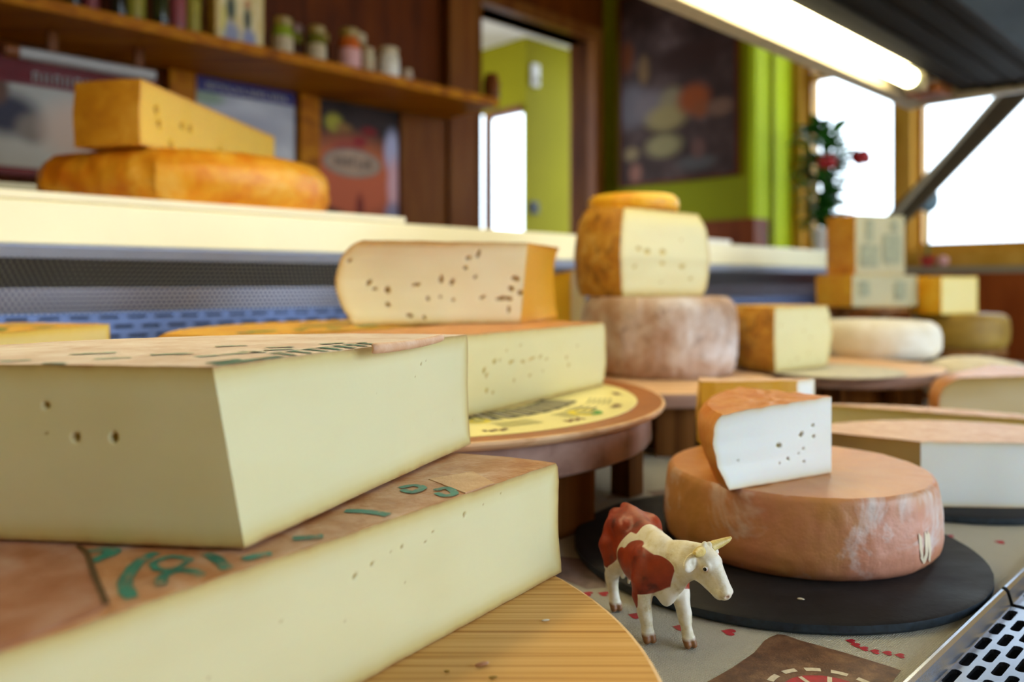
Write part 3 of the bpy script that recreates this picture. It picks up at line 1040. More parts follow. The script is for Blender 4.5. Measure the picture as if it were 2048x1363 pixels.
t = thing('display_counter', 'long refrigerated cheese display counter with steel back panel', 'counter', W(.85, .7, ZF))
MB().bun(U0, U1, .1962, 1.295, -.06, -.0025).build('deck', MT['steel_dark'], t)
MB().bun(U0, U1, .09, .196, -.07, -.06).build('trough', MT['dark'], t)
MB().bun(U0, U1, .07, .088, ZF, -.012).build('front_panel', MT['steel'], t, bevel=.003)
MB().sweep([(1.372, -.06), (1.80, -.06), (1.80, .318), (1.372, .318)], U0, U1).build('rear_body', MT['steel_dark'], t)
MB().bun(U0, U1, .07, 1.80, ZF, -.072).build('plinth', MT['dark'], t)
MB().bun(U1 + .002, U1 + .03, .07, 1.80, ZF, .30).build('end_panel', MT['wood_wains'], t)
# perforated rear panel
m = Mat('perforated', 0.32, 1.0)
sp = m.n('ShaderNodeSeparateXYZ'); m.link(m.attr('puv').outputs['Vector'], sp.inputs[0])
pu = m.math('DIVIDE', sp.outputs[0], .0085); pv = m.math('DIVIDE', sp.outputs[1], .0068)
row = m.math('FLOOR', pv)
pu = m.math('ADD', pu, m.math('MULTIPLY', m.math('MODULO', row, 2.0), .5))
fu = m.math('SUBTRACT', m.math('FRACT', pu), .5); fv = m.math('SUBTRACT', m.math('FRACT', pv), .5)
dd = m.math('SQRT', m.math('ADD', m.math('MULTIPLY', fu, fu), m.math('MULTIPLY', fv, fv)))
dot = m.mrange(dd, .22, .32, 1, 0)
st = m.noise(6, 3)
bc = m.mix(m.mrange(st, .4, .7, 0, .5), (.13, .15, .24), (.08, .08, .12))
m.color(m.mix(dot, bc, (.85, .87, .95)))
m.bump(dot, .4, .001)
n = 60
V, uv = [], []
F = []
for i in range(n + 1):
    u = U0 + (U1 - U0) * i / n
    for j, (nn, zz) in enumerate(((1.305, .304), (1.338, .258), (1.342, .22))):
        V.append(W(u, nn, zz)); uv.append((u, zz, 0))
        if i and j:
            F.append(((i - 1) * 3 + j - 1, (i - 1) * 3 + j, i * 3 + j, i * 3 + j - 1))
rawmesh('perforated_panel', V, F, m.m, t, False, {'puv': uv})
dl = math.hypot(.04, .21)
ev = Vector(W(1, 1.295, .01)) - Vector(W(1, 1.335, .22)); ev.normalize()
slotted('slotted_duct', W(U0, 1.335, .2195), Vector(W(1, 0)) - Vector(W(0, 0)), ev, 4.5, 14, .042, dl / 14, .030, .005, steel('steel_duct', (0.09, 0.12, 0.23), 0.42), t)
MB().sweep([(1.297, -.0024), (1.37, -.0024), (1.37, .21), (1.341, .205), (1.305, .015)], U0, U1).build('duct_core', MT['dark'], t)

t = thing('counter_worktop', 'long cream-fronted worktop running along the back of the display counter', 'worktop', W(.85, 1.55, .32))
MB().bun(U0, U1, 1.30, 1.82, .3215, .385).build('slab', MT['ledge'], t, bevel=.003)
MB().bun(U0, U1, 1.2985, 1.345, .3185, .3212).build('edge_strip', MT['steel_dark'], t)
MB().sweep([(1.288, .3183), (1.303, .302), (1.32, .302), (1.32, .3183)], U0, U1).build('edge_strip', plain('strip_sky_blue', '#c3cce4', .35, var=.04), t)  # lower strip: the sky's reflection in the steel is put into its blue colour
t = tag(MB().bun(-.6, .98, 1.303, 1.78, .3856, .3985).build('cutting_board', MT['cutting_board'], bevel=.003), 'long cream cutting board under the halved wheel', 'board')
t = thing('steel_tray', 'shallow grey tray at the left end of the cream board', 'tray', W(.42, 1.38, .399))
MB().bun(-.1, .32, 1.33, 1.45, .399, .402).build('tray_base', MT['grey_sill'], t)
b = MB(); b.bun(-.1, .32, 1.325, 1.33, .399, .4105).bun(-.1, .32, 1.45, 1.455, .399, .4105).bun(-.105, -.1, 1.325, 1.455, .399, .4105).bun(.32, .325, 1.325, 1.455, .399, .4105)
b.build('tray_rim', MT['grey_sill'], t)
t = tag(MB().bun(2.18, 2.34, 1.36, 1.44, .3853, .405).build('folded_paper', MT['white'], bevel=.004), 'small white folded paper on the worktop below the food picture', 'paper')

# tablecloth
t = thing('tablecloth', 'silvery beige woven tablecloth with red hearts covering the deck', 'tablecloth', W(.8, .7, 0))
MB().bun(U0, U1, .1965, 1.27, -.0022, 0).build('cloth', MT['cloth'], t)


def heart(cx, cy, s, a, parent):
    P = []
    for k in range(24):
        q = 2 * math.pi * k / 24
        x = 16 * math.sin(q) ** 3
        y = 13 * math.cos(q) - 5 * math.cos(2 * q) - 2 * math.cos(3 * q) - math.cos(4 * q)
        x, y = x * s / 32, y * s / 32
        P.append((cx + x * math.cos(a) - y * math.sin(a), cy + x * math.sin(a) + y * math.cos(a)))
    return flat('printed_heart', P[::-1], .00035, MT['cloth_red'], parent)


for hx, hy, s in [(.1652, .6089, .0125), (.0983, .639, .012), (.1295, .6168, .012), (.0646, .6842, .011), (.0783, .6842, .011), (.149, .6478, .014),
                  (.2515, .5936, .008), (.2524, .587, .008), (.2558, .5814, .008), (.2617, .5767, .008), (.2696, .5744, .008), (.2767, .5705, .008),
                  (.44, .76, .012), (.50, .82, .012), (.02, .76, .012), (.46, .84, .01)]:
    heart(hx, hy, s, -2.0, t)
flat('printed_patch', [(.100, .48), (.1303, .5333), (.1523, .5527), (.174, .5751), (.1882, .5952), (.1945, .601), (.2009, .6054), (.206, .6045), (.2143, .5952), (.2394, .5751), (.262, .5545), (.267, .549), (.238, .515), (.164, .44)], .0002, MT['cloth_brown'], t)
cc = (.2035, .512)
for k in range(14):
    a0 = 2 * math.pi * k / 14
    P = [(cc[0] + r * math.cos(a), cc[1] + r * math.sin(a)) for r, a in ((.036, a0), (.036, a0 + .15), (.036, a0 + .28), (.0405, a0 + .28), (.0405, a0 + .15), (.0405, a0))]
    flat('printed_stitch', P, .0004, MT['cloth_white'], t)
flat('printed_medallion', [(cc[0] + .030 * math.cos(2 * math.pi * k / 32), cc[1] + .030 * math.sin(2 * math.pi * k / 32)) for k in range(32)], .00035, MT['cloth_red'], t)
for ang in (.5, 1.2, 1.9):
    d = (math.cos(ang), math.sin(ang))
    flat('printed_stitch', [(cc[0] + d[0] * .012 - d[1] * .0015, cc[1] + d[1] * .012 + d[0] * .0015), (cc[0] + d[0] * .012 + d[1] * .0015, cc[1] + d[1] * .012 - d[0] * .0015),
                            (cc[0] + d[0] * .029 + d[1] * .0015, cc[1] + d[1] * .029 - d[0] * .0015), (cc[0] + d[0] * .029 - d[1] * .0015, cc[1] + d[1] * .029 + d[0] * .0015)], .0006, MT['cloth_white'], t)
flat('printed_patch', [(.0371, .7809), (.066, .772), (.0832, .72), (.082, .698), (.0651, .695), (.03, .735)][::-1], .0002, MT['cloth_mauve'], t)
flat('printed_patch', [(.17, 1.02), (.25, 1.05), (.24, .99), (.19, .96)][::-1], .0002, MT['cloth_mauve'], t)

# front air grilles
def grille(label, u0, u1):
    t = thing('air_grille', label, 'grille', W((u0 + u1) / 2, .15, -.05), 'steel air grilles along the front edge')
    e = Vector(W(1, 0))
    slotted('slotted_plate', W(u0, .1035, -.004), e, Vector(W(0, 1)), u1 - u0, 8, .036, .0102, .0265, .0068, MT['steel_grille'], t, .003)
    MB().sweep([(.1845, -.004), (.1875, .0065), (.1895, .0085), (.1915, .0085), (.1935, .0065), (.1945, -.02), (.1925, -.02), (.191, .005), (.1895, .006)], u0, u1).build('rail', MT['steel_grille'], t)
    MB().sweep([(.1035, -.004), (.1005, .001), (.0975, .001), (.0955, -.02), (.0945, -.02), (.0965, .002), (.1010, .002)], u0, u1).build('rail', MT['steel_grille'], t)
    MB().bun(u0, u0 + .003, .1035, .1845, -.05, -.0075).build('end_flange', MT['steel_dark'], t)
    MB().bun(u1 - .003, u1, .1035, .1845, -.05, -.0075).build('end_flange', MT['steel_dark'], t)


UJ = .769
grille('steel slotted air grille nearest the lens, beside the front slate', -.30, UJ - .004)
grille('second slotted air grille, beyond the joint near the slate', UJ + .004, UJ + 1.05)

# lamp canopy over the counter
t = thing('lamp_canopy', 'dark lamp canopy with a glowing tube hanging over the counter', 'lamp', W(1.4, .7, .82))
uc0, uc1 = -.9, 2.62
MB().sweep([(.506, .812), (.66, .818), (.745, .822), (.745, .90), (.62, .90), (.506, .822)], uc0, uc1).build('housing', MT['canopy'], t)
for a in (.535, .60, .665):
    MB().sweep([(a, .8135 + (a - .506) * .04), (a + .006, .806 + (a - .506) * .04), (a + .012, .8137 + (a - .506) * .04)], uc0, uc1).build('rib', MT['canopy'], t)
MB().sweep([(.746, .826), (.752, .846), (.80, .862), (.858, .846), (.862, .862), (.80, .876), (.746, .862)], uc0, uc1 - .02).build('reflector', MT['white_reflector'], t)
MB().tube([W(uc0 + .05, .80, .826), W(2.31, .80, .826)], .024, 20).build('tube', MT['tube'], t, True)
MB().tube([W(2.311, .80, .826), W(2.35, .80, .826)], [.025, .020], 20).build('tube_cap', MT['tube_cap'], t, True)
MB().bun(2.352, 2.38, .775, .825, .80, .861).build('tube_holder', MT['canopy_lip'], t)
MB().sweep([(.864, .806), (.904, .800), (.908, .806), (.908, .875), (.864, .877)], uc0, uc1).build('front_lip', MT['canopy_lip'], t, bevel=.002)
MB().bun(2.42, 2.52, .755, .845, .80, .83).build('end_block', MT['orange_brown'], t, bevel=.003)
MB().bun(2.565, 2.60, .50, .89, .80, .885).build('end_bracket', MT['canopy_lip'], t, bevel=.003)
# strut down to the worktop end
A = Vector(W(3.115, .69, .95)); B = Vector(W(3.115, 1.318, .3015))
d = (B - A).normalized(); s = Vector((d.y, -d.x, 0)).normalized(); q = d.cross(s)
b = MB()
hw, ht = .012, .036
b.hexa([A + s * i * hw + q * j * ht for i, j in ((-1, -1), (1, -1), (1, 1), (-1, 1))] + [B + s * i * hw + q * j * ht for i, j in ((-1, -1), (1, -1), (1, 1), (-1, 1))])
b.build('strut', MT['strut'], t, bevel=.003)
A2 = A + Vector(W(-.10, .02)); B2 = B + Vector(W(-.03, -.1, .1))
MB().tube([A2, B2], .008, 10).build('brace', MT['canopy_lip'], t, True)

# ================================================================= STANDS
def round_board(name, label, c, R, zt, th, mat, edge, legs, leg_mat, group='round wooden stands', cat='board', zleg=0.0006, core=False):
    t = thing(name, label, cat, (c[0], c[1], 0), group)
    MB().lathe(c, [(0, zt - th), (R - .003, zt - th), (R, zt - th + .003), (R, zt - .0032), (R - .0008, zt - .001), (R - .0034, zt)], 110, cap=False).build('edge', edge, t, True)
    MB().lathe(c, [(R - .0034, zt), (R * .5, zt), (0, zt)], 110, cap=False).build('top', mat, t, True)
    if core:
        MB().lathe(c, [(R * .62, .0006), (R * .66, .01), (R * .64, zt - th - .0003)], 40).build('base', leg_mat, t, True)
    for poly in legs:
        MB().prism(poly, zleg, zt - th - .0002).build('leg', leg_mat, t, bevel=.002)
    return t


def rect(c, hx, hy, a):
    ca, sa = math.cos(a), math.sin(a)
    return [(c[0] + x * ca - y * sa, c[1] + x * sa + y * ca) for x, y in ((-hx, -hy), (hx, -hy), (hx, hy), (-hx, hy))]


def uv_rect(u0, u1, n0, n1):
    return [W(a, b)[:2] for a, b in ((u0, n0), (u1, n0), (u1, n1), (u0, n1))]


CB = (-.245, .43)
round_board('pine_board', 'large round striped pine board under the two front cheese wedges', CB, .33, .045, .028, MT['pine'], MT['pine_rim'],
            [rect((CB[0], CB[1] + k * .16), .20, .02, 0) for k in (-1, 0, 1)], MT['oak_warm'], group=None)

# stool with the labelled disc
CS = (-.13, 1.03)
t = round_board('wooden_stool', 'brown wooden stool carrying the labelled cheese disc', CS, .305, .1105, .036, MT['oak_warm'], MT['board_edge'],
                [uv_rect(.50, .672, .555, .577), uv_rect(.792, .822, .60, .63), uv_rect(.36, .70, 1.02, 1.04), uv_rect(.33, .35, .80, .84), uv_rect(.735, .752, .62, .70)], MT['stool_dark'], group=None, cat='stool')
t = thing('label_disc', 'brown-rimmed round disc with a cream printed label on the stool', 'disc', (CS[0], CS[1], .1107))
R = .322
MB().lathe(CS, [(0, .1108), (R - .012, .1108), (R - .002, .1150), (R, .1185), (R - .001, .1210), (R - .004, .1215)], 110, cap=False).build('edge', MT['board_light'], t, True)
MT['disc_brown'] = plain('disc_brown', '#a5632e', .5, var=.12, scale=30)
MB().lathe(CS, [(R - .004, .1215), (R - .007, .1200), (R * .5, .1200), (0, .1200)], 110, cap=False).build('rim', MT['disc_brown'], t, True)
MT['label_cream'] = plain('label_cream', '#ece095', .45, var=.05, scale=12)
MB().lathe(CS, [(.288, .1201), (.2875, .1206), (.1, .1206), (0, .1206)], 110).build('paper_label', MT['label_cream'], t, True)
ZL = .1209
MT['ink_black'] = plain('ink_black', '#3a342a', .5, var=.2)
MT['ink_brown'] = plain('ink_brown', '#6e3a26', .5, var=.2)
MT['ink_pale'] = plain('ink_pale', '#cfc3a2', .5, var=.1)
MT['ink_olive'] = plain('ink_olive', '#b9b271', .5, var=.1)
MT['ink_yellow'] = plain('ink_yellow', '#e8d31c', .5, var=.05)


def on_disc(r, a):
    return (CS[0] + r * math.cos(a), CS[1] + r * math.sin(a))


def band(name, r0, r1, a0, a1, z, mat, parent, n=10):
    v, f = [], []
    for i in range(n + 1):
        a = a0 + (a1 - a0) * i / n
        v += [(*on_disc(r0, a), z), (*on_disc(r1, a), z)]
        if i:
            f.append((2 * i - 2, 2 * i - 1, 2 * i + 1, 2 * i))
    return rawmesh(name, v, f, mat, parent, False)


def polar(x, y):
    return math.hypot(x - CS[0], y - CS[1]), math.atan2(y - CS[1], x - CS[0])


# big dark lettering arc (mostly under the cheese), pale letter bodies over it
for k in range(9):
    a = -1.32 + k * .125
    r0, r1 = (.17, .215)
    band('printed_letter', r0, r1, a, a + .105, ZL, MT['ink_black'], t, 4)
    band('printed_letter', r0 + .006, r1 - .006, a + .03, a + .055, ZL + .0002, MT['ink_pale'], t, 3)
for (x, y, rr, m1) in [(.0817, .895, .020, 'ink_yellow'), (-.035, .84, .013, 'ink_yellow')]:
    MB().lathe((x, y), [(rr, ZL), (rr, ZL + .0001), (0, ZL + .0001)], 30).build('printed_seal', MT[m1], t)
    MB().lathe((x, y), [(rr * .55, ZL + .0002), (rr * .55, ZL + .0003), (0, ZL + .0003)], 24).build('printed_seal', MT['ink_olive'], t)
P = [(.0817 + .020 * math.cos(a), .895 + .020 * math.sin(a)) for a in np.linspace(-1.2, .9, 12)] + [(.0817 + .012 * math.cos(a), .895 + .012 * math.sin(a)) for a in np.linspace(.9, -1.2, 12)]
flat('printed_seal', P, ZL + .0005, MT['ink_green'], t)
for k, a in enumerate((-1.95, -1.55, -1.18, -.80, -.38, .02)):       # small dark words round the edge
    for j in range(5):
        b0 = a + j * .021
        band('printed_word', .262 + .003 * (j % 2), .270 + .004 * ((j + k) % 2), b0, b0 + .017, ZL, MT['ink_brown'], t, 2)
for k, a in enumerate((-1.75, -1.36, -.98, -.62, -.2)):              # pale text blocks
    for j in range(5):
        band('printed_line', .228 + j * .0062, .2315 + j * .0062, a - .10, a + .10, ZL, MT['ink_olive'], t, 6)
for a in (-1.86, -1.27):
    band('printed_line', .225, .27, a, a + .006, ZL, MT['ink_olive'], t, 1)
for j in range(4):
    band('printed_line', .222 + j * .008, .226 + j * .008, -.55, -.40, ZL, MT['ink_black'] if j else MT['ink_olive'], t, 5)

CD = (.25, 1.40)
round_board('round_stand', 'round pale board on dark legs under the grey wheel', CD, .21, .10, .022, MT['board_light'], MT['board_edge'],
            [rect((CD[0] + .17 * math.cos(a), CD[1] + .17 * math.sin(a)), .012, .03, a) for a in np.linspace(0, 2 * math.pi, 13)[:-1]], MT['stool_dark'], core=True)
CE = (.645, 1.61)
round_board('round_stand', 'round pale board under the ochre half wheel, right of the grey wheel', CE, .205, .10, .022, MT['board_light'], MT['board_edge'],
            [rect((CE[0] + .15 * math.cos(a), CE[1] + .15 * math.sin(a)), .012, .03, a) for a in np.linspace(.2, .2 + 2 * math.pi, 11)[:-1]], MT['stool_dark'], core=True)
t = thing('paper_plate', 'greyish paper plate under the ochre half wheel', 'plate', (.60, 1.50, .1005))
MB().lathe((.598, 1.50), [(0, .1006), (.112, .1006), (.128, .1016), (.128, .1024), (.112, .1018), (0, .1018)], 48).build('dish', plain('plate_grey', '#c4bca4', .5), t, True)
for nm, lab, c, R, zt in [('round_stand', 'small dark stand hidden under the white wheel', (.875, 1.955), .12, .0995), ('round_stand', 'tall dark stand behind the white wheel carrying printed blocks', (1.0, 2.29), .125, .1995),
                          ('round_stand', 'low dark stand far right under the brown wheel and pale block', (1.29, 2.31), .12, .0795), ('round_stand', 'small board under the soft white cheese', (.992, 1.715), .10, .0295),
                          ('round_stand', 'dark stand behind the mottled cheese carrying the olive-yellow wedge', (.085, 1.655), .075, .1195),
                          ('round_stand', 'dark stand at the left edge under the yellow stamped wedge', (-.60, .90), .13, .1195), ('round_stand', 'low dark board under the tan wedge at the right edge', (.86, 1.40), .10, .0265)]:
    round_board(nm, lab, c, R, zt, .018, MT['board_light'], MT['stool_dark'], [rect((c[0] + R * .62 * math.cos(a), c[1] + R * .62 * math.sin(a)), .012, .02, a) for a in (.4, 2.0, 3.55, 5.1)], MT['stool_dark'])


def slate(label, c, R):
    t = thing('slate_board', label, 'slate', (c[0], c[1], 0), 'round slates on the cloth')
    prof = [(0, .0006), (R - .002, .0006), (R, .003), (R, .0085)]
    b = MB(); b.lathe(c, prof, 110)
    r = random.Random(3)
    b.v = [(c[0] + (x - c[0]) * (1 + .004 * mnoise.noise(Vector((x * 90, y * 90, 0)))), c[1] + (y - c[1]) * (1 + .004 * mnoise.noise(Vector((x * 90, y * 90, 0)))), z) for x, y, z in b.v]
    b.build('edge', MT['slate_edge'], t, True)
    b = MB(); b.lathe(c, [(R, .0085), (R - .003, .0101), (R * .5, .0101), (0, .0101)], 110)
    b.v = [(c[0] + (x - c[0]) * (1 + .004 * mnoise.noise(Vector((x * 90, y * 90, 0)))), c[1] + (y - c[1]) * (1 + .004 * mnoise.noise(Vector((x * 90, y * 90, 0)))), z) for x, y, z in b.v]
    b.build('face', MT['slate'], t, True)
    return t


slate('round black slate under the pink-orange wheel in front', (.254, .792), .1915)
slate('round black slate at the right edge under the white-faced wedge', (.54, 1.02), .147)

# ================================================================= CHEESES
FONT = [(0, .004), (.08, .0035), (.3, -.001), (.55, -.002), (.85, 0), (.95, -.0015), (1, -.005)]
# A2 lower front wedge: half of a big wheel
pA, pB = (.036, .608), (-.255, .203)
e2 = [(.385, .0715, .0022, .0014, .0012, 1.4), (.405, .074, .001, .0006, .0006, .6), (.425, .0765, .001, .0007, .0006, 0), (.355, .068, .0012, .0007, .0008, .3), (.29, .060, .0022, .0014, .0014, .4),
      (.303, .063, .0018, .0009, .001, .3), (.318, .066, .001, .0009, .0006, .9), (.327, .066, .0014, .001, .001, .9), (.348, .0635, .0012, .0009, .001, .2), (.282, .038, .0009, .0006, .0007, 1.0), (.2, .04, .0008, .0006, .0006, .5),
      (.107, .069, .0016, .0022, .0010, .2), (.104, .061, .0014, .0024, .0010, -.2), (.102, .047, .0036, .0020, .0012, .6), (.24, .052, .0008, .0008, .0008, 0), (.33, .045, .0007, .0006, .0006, 0)]
root = cheese('cheese_wedge', 'half wheel with teal stamps and a long cut face, lowest on the pine board', 'cheese',
              [('cut', pB, 0), ('rind', pA, .243)], .0453, .130, MT['rind_brown'], MT['paste_fontina'], FONT, res=.005, eyes={0: e2}, cut_res=.0011, wob=.0002, seed=2.0,
              group='cheese pieces on the counter')
A2 = root


def ink(root, pts, w, z, mat=None, name='ink_stamp'):
    v, f = ribbon(pts, w, z)
    return rawmesh(name, v, f, mat or MT['ink_teal'], root, False)


zk = .1305
ink(A2, [(-.179, .4022), (-.1811, .3921), (-.1803, .3811), (-.1761, .3645), (-.1707, .3538), (-.1635, .3443)], .0062, zk)
ink(A2, [(-.1743, .3879), (-.1694, .3964), (-.1590, .3930), (-.1579, .3880), (-.1606, .3784), (-.168, .379), (-.1743, .3879)], .0038, zk)
ink(A2, [(-.1573, .3585), (-.1611, .3688), (-.1586, .3765), (-.1504, .3765), (-.1434, .3707)], .0050, zk)
ink(A2, [(-.1535, .4007), (-.1443, .3921), (-.1348, .3791)], .0058, zk)
ink(A2, [(-.2151, .403), (-.208, .4065), (-.2015, .4045), (-.2025, .3956), (-.2058, .3886)], .0075, zk)
ink(A2, [(-.1320, .3926), (-.1260, .3985), (-.1204, .4010)], .0065, zk)
ink(A2, [(-.1164, .4242), (-.1077, .4267), (-.1010, .4280)], .0072, zk)
ink(A2, [(-.0994, .4761), (-.0850, .474), (-.0720, .4675)], .0075, zk)
ink(A2, [(-.0743, .5290), (-.066, .536), (-.0590, .5300), (-.0644, .5181), (-.072, .525)], .0055, zk)
ink(A2, [(-.0505, .5230), (-.0428, .5290), (-.0370, .5150), (-.0427, .5096), (-.049, .517)], .0055, zk)
# bare darker crust left of a crease, and a cloth-marked band near the far end
def patch(root, poly, z, mat, name):
    """thin crust layer: polygon with a slightly uneven edge"""
    P = []
    for i in range(len(poly)):
        a, b = Vector((*poly[i], 0)), Vector((*poly[(i + 1) % len(poly)], 0))
        k = max(2, int((b - a).length / .004))
        for j in range(k):
            q = a.lerp(b, j / k)
            o = mnoise.noise_vector(q * 160) * .0007
            P.append((q.x + o.x, q.y + o.y))
    b = MB(); b.prism(P, z - .0004, z + .0003)
    return b.build(name, mat, root)


patch(A2, [(-.2250, .4130), (-.2150, .405), (-.1940, .372), (-.1720, .3400), (-.1710, .332), (-.1880, .2990), (-.2430, .222), (-.32, .29), (-.33, .40), (-.26, .44)], .1304, MT['rind_dark_patch'], 'bare_crust')
ink(A2, [(-.2230, .4110), (-.2120, .399), (-.1935, .3705), (-.1790, .3490), (-.1705, .3365)], .0030, .1310, plain('crease', '#4c3014', .4, var=.3), 'crease')
patch(A2, [(-.0300, .5165), (-.0120, .5415), (-.0280, .575), (-.0580, .553)], .1303, MT['rind_cloth'], 'cloth_mark')
# crumbs along its lower edge and on the board
for i, (x, y, r) in enumerate([(-.0245, .541, .0022), (-.006, .570, .0013), (-.065, .483, .0015), (-.0205, .5265, .0012), (-.0905, .4492, .0024)]):
    pass

# A1 upper front wedge
ap, ri, le = (-.135, .404), (-.036, .660), (-.405, .432)
eA_left = [(.27 * 1 - .098, .0705, .0019, .0021, .0026, 0), (.27 - .083, .054, .0024, .0024, .0034, .3), (.27 - .061, .0545, .0023, .0028, .0036, -.2), (.27 - .1, .056, .0011, .0009, .0008, 0)]
eA_right = [(.20, .074, .0012, .001, .001, .5), (.207, .076, .001, .0008, .0008, 0), (.14, .06, .0006, .0006, .0006, 0), (.245, .026, .0006, .0005, .0008, 0), (.19, .066, .0006, .0005, .0005, 0)]
A1 = cheese('cheese_wedge', 'tall wedge with two pale cut faces and faded teal stamps, stacked in front', 'cheese',
            [('cut', le, 0), ('cut', ap, 0), ('rind', ri, .098)], .1320, .2235, MT['rind_label'], MT['paste_fontina'],
            [(0, .006), (.06, .0045), (.25, .0005), (.6, -.002), (.9, -.001), (.97, -.002), (1, -.004)], res=.005,
            eyes={0: eA_left, 1: eA_right}, cut_res=.0011, lean={1: (-.017, .002)}, wob=.00025, seed=6.0, group='cheese pieces on the counter')
zk = .2240
def a1e(t, o):
    return (-.1525 + .1165 * t - .909 * o, .406 + .254 * t + .416 * o)


ink(A1, [a1e(.02, .0035), a1e(.10, .0035), a1e(.20, .0035)], .0075, zk)
ink(A1, [a1e(.03, .012), a1e(.12, .013)], .0050, zk)
for k in range(7):
    t0 = .23 + .052 * k
    ink(A1, [a1e(t0, .0005), a1e(t0 + .015, .012), a1e(t0 + .02, .022)], .0048, zk)
    ink(A1, [a1e(t0 + .01, .022), a1e(t0 + .05, .021)], .0034, zk)
for q in [[(-.2118, .468), (-.20, .474), (-.19, .478)], [(-.180, .455), (-.168, .470), (-.155, .488)], [(-.1671, .4914), (-.150, .485)], [(-.230, .44), (-.215, .452)],
          [(-.1965, .5292), (-.178, .538)], [(-.1321, .5504), (-.118, .562)], [(-.26, .47), (-.24, .485)], [(-.16, .52), (-.145, .53)], [(-.155, .50), (-.14, .512)], [(-.275, .43), (-.262, .436)]]:
    ink(A1, q, .0075, zk, MT['ink_faint'])
ink(A1, [(-.245, .418), (-.232, .4165)], .006, zk)
# curled strip of crust along the top edge
b = MB()
Pp = [Vector((-.0905, .512, .2232)), Vector((-.080, .533, .2225)), (Vector((-.066, .566, .2226))), Vector((-.0555, .592, .2236)), Vector((-.0525, .600, .2245))]
v, f = [], []
for i, p in enumerate(Pp):
    d = (Pp[min(i + 1, 4)] - Pp[max(i - 1, 0)]).normalized()
    q = Vector((d.y, -d.x, 0))
    for j in range(7):
        a = -1.3 + j * .45
        rr = .0042 * (1 - .35 * i / 4)
        v.append(p - q * .0005 + q * rr * math.cos(a) * .45 + Vector((0, 0, rr * math.sin(a) * .62 + .0005)))
    if i:
        for j in range(6):
            f.append(((i - 1) * 7 + j, (i - 1) * 7 + j + 1, i * 7 + j + 1, i * 7 + j))
o = rawmesh('curled_crust', v, f, MT['rind_pink'], A1)
o.modifiers.new('s', 'SUBSURF').levels = 2
md = o.modifiers.new('t', 'SOLIDIFY'); md.thickness = .0012

# C1 wedge on the labelled disc
rC = random.Random(4)
eyesC1 = [(.26, .052, .006, .0018, .002, .2), (.285, .050, .0045, .0016, .002, -.1), (.205, .047, .0035, .0024, .003, 1.2), (.21, .041, .003, .002, .002, .8), (.225, .055, .004, .0022, .003, .4), (.236, .056, .002, .0016, .002, 0),
          (.305, .052, .008, .0014, .002, .15), (.325, .053, .004, .0016, .002, .3), (.34, .049, .003, .0014, .0015, .2), (.39, .047, .0025, .0022, .002, .5), (.395, .037, .0022, .0026, .002, 1.0), (.21, .024, .0026, .0024, .002, 0), (.222, .02, .002, .0018, .002, 0),
          (.265, .03, .002, .002, .0015, 0), (.30, .032, .003, .0016, .0015, 0), (.33, .035, .002, .0014, .0012, 0), (.42, .06, .002, .0014, .0015, 0), (.25, .066, .002, .0012, .001, 0), (.28, .07, .0018, .0012, .001, 0)]
r1, l1 = (.134, 1.137), (-.144, .717)
nrm = (-.834 * .152, .552 * .152)
C1 = cheese('cheese_wedge', 'long pale wedge with brown crust lying on the labelled disc', 'cheese',
            [('cut', l1, 0), ('rind', r1, .004), ('cut', (r1[0] + nrm[0], r1[1] + nrm[1]), 0), ('rind', (l1[0] + nrm[0], l1[1] + nrm[1]), .004)], .1215, .2095,
            MT['rind_orange'], MT['paste_ivory'], [(0, -.012), (.1, -.005), (.35, 0), (.8, -.001), (.93, -.003), (1, -.008)], eyes={0: [(a, b, c_ * 1.25, d * 1.35, e, f) for a, b, c_, d, e, f in eyesC1]}, cut_res=.0016, seed=8, group='cheese pieces on the counter')
# P the other part of that wheel, with green stamps
P_ = cheese('cheese_wedge', 'low yellow-orange piece with green stamps left of the holed wedge', 'cheese',
            [('cut', (-.395, .870), 0), ('cut', (-.285, .820), 0), ('cut', (-.055, 1.205), 0), ('rind', (-.145, 1.262), .115)], .1215, .2095, MT['rind_yellow_stamp'], MT['paste_yellow'],
            [(0, -.006), (.2, 0), (.8, 0), (.94, -.005), (1, -.014)], seed=3, group='cheese pieces on the counter')
for q in [[(-.300, .905), (-.285, .92), (-.272, .925)], [(-.255, .94), (-.245, .955)], [(-.225, .975), (-.21, .985)], [(-.20, 1.02), (-.175, 1.04)], [(-.27, 1.02), (-.235, 1.05)], [(-.25, 1.10), (-.21, 1.12)]]:
    ink(P_, q, .016, .2105, MT['ink_green'])
ink(P_, [(-.305, .885), (-.288, .895)], .014, .2105)

# C2 holed wedge on top
e3 = []
for px, py, rx, ry, an in [(735, 565, 7, 4, .8), (745, 578, 5, 3, .2), (770, 580, 6, 7, 0), (764, 609, 5, 5, 0), (800, 631, 7, 4, -.3), (830, 636, 3, 5, .2), (825, 569, 10, 3, .1), (847, 597, 3, 5, 0), (875, 558, 4, 8, .1), (897, 564, 4, 7, -.4),
                           (920, 534, 4, 4, 0), (922, 513, 6, 4, .1), (940, 505, 4, 8, 0), (942, 553, 3, 4, 0), (958, 595, 7, 3, .4), (1000, 597, 8, 5, .2), (1013, 598, 7, 5, -.4), (1024, 556, 10, 5, -.4), (1017, 577, 7, 5, -.5), (1036, 586, 6, 6, 0), (1014, 620, 3, 8, 0), (898, 600, 3, 3, 0), (990, 598, 5, 3, .3), (690, 520, 4, 4, 0), (872, 594, 3, 3, 0)]:
    s_ = (px - 672) * .000664
    z_ = (648 - py) * .000664
    e3.append((s_, z_, rx * .00072, ry * .00072, .004, an))
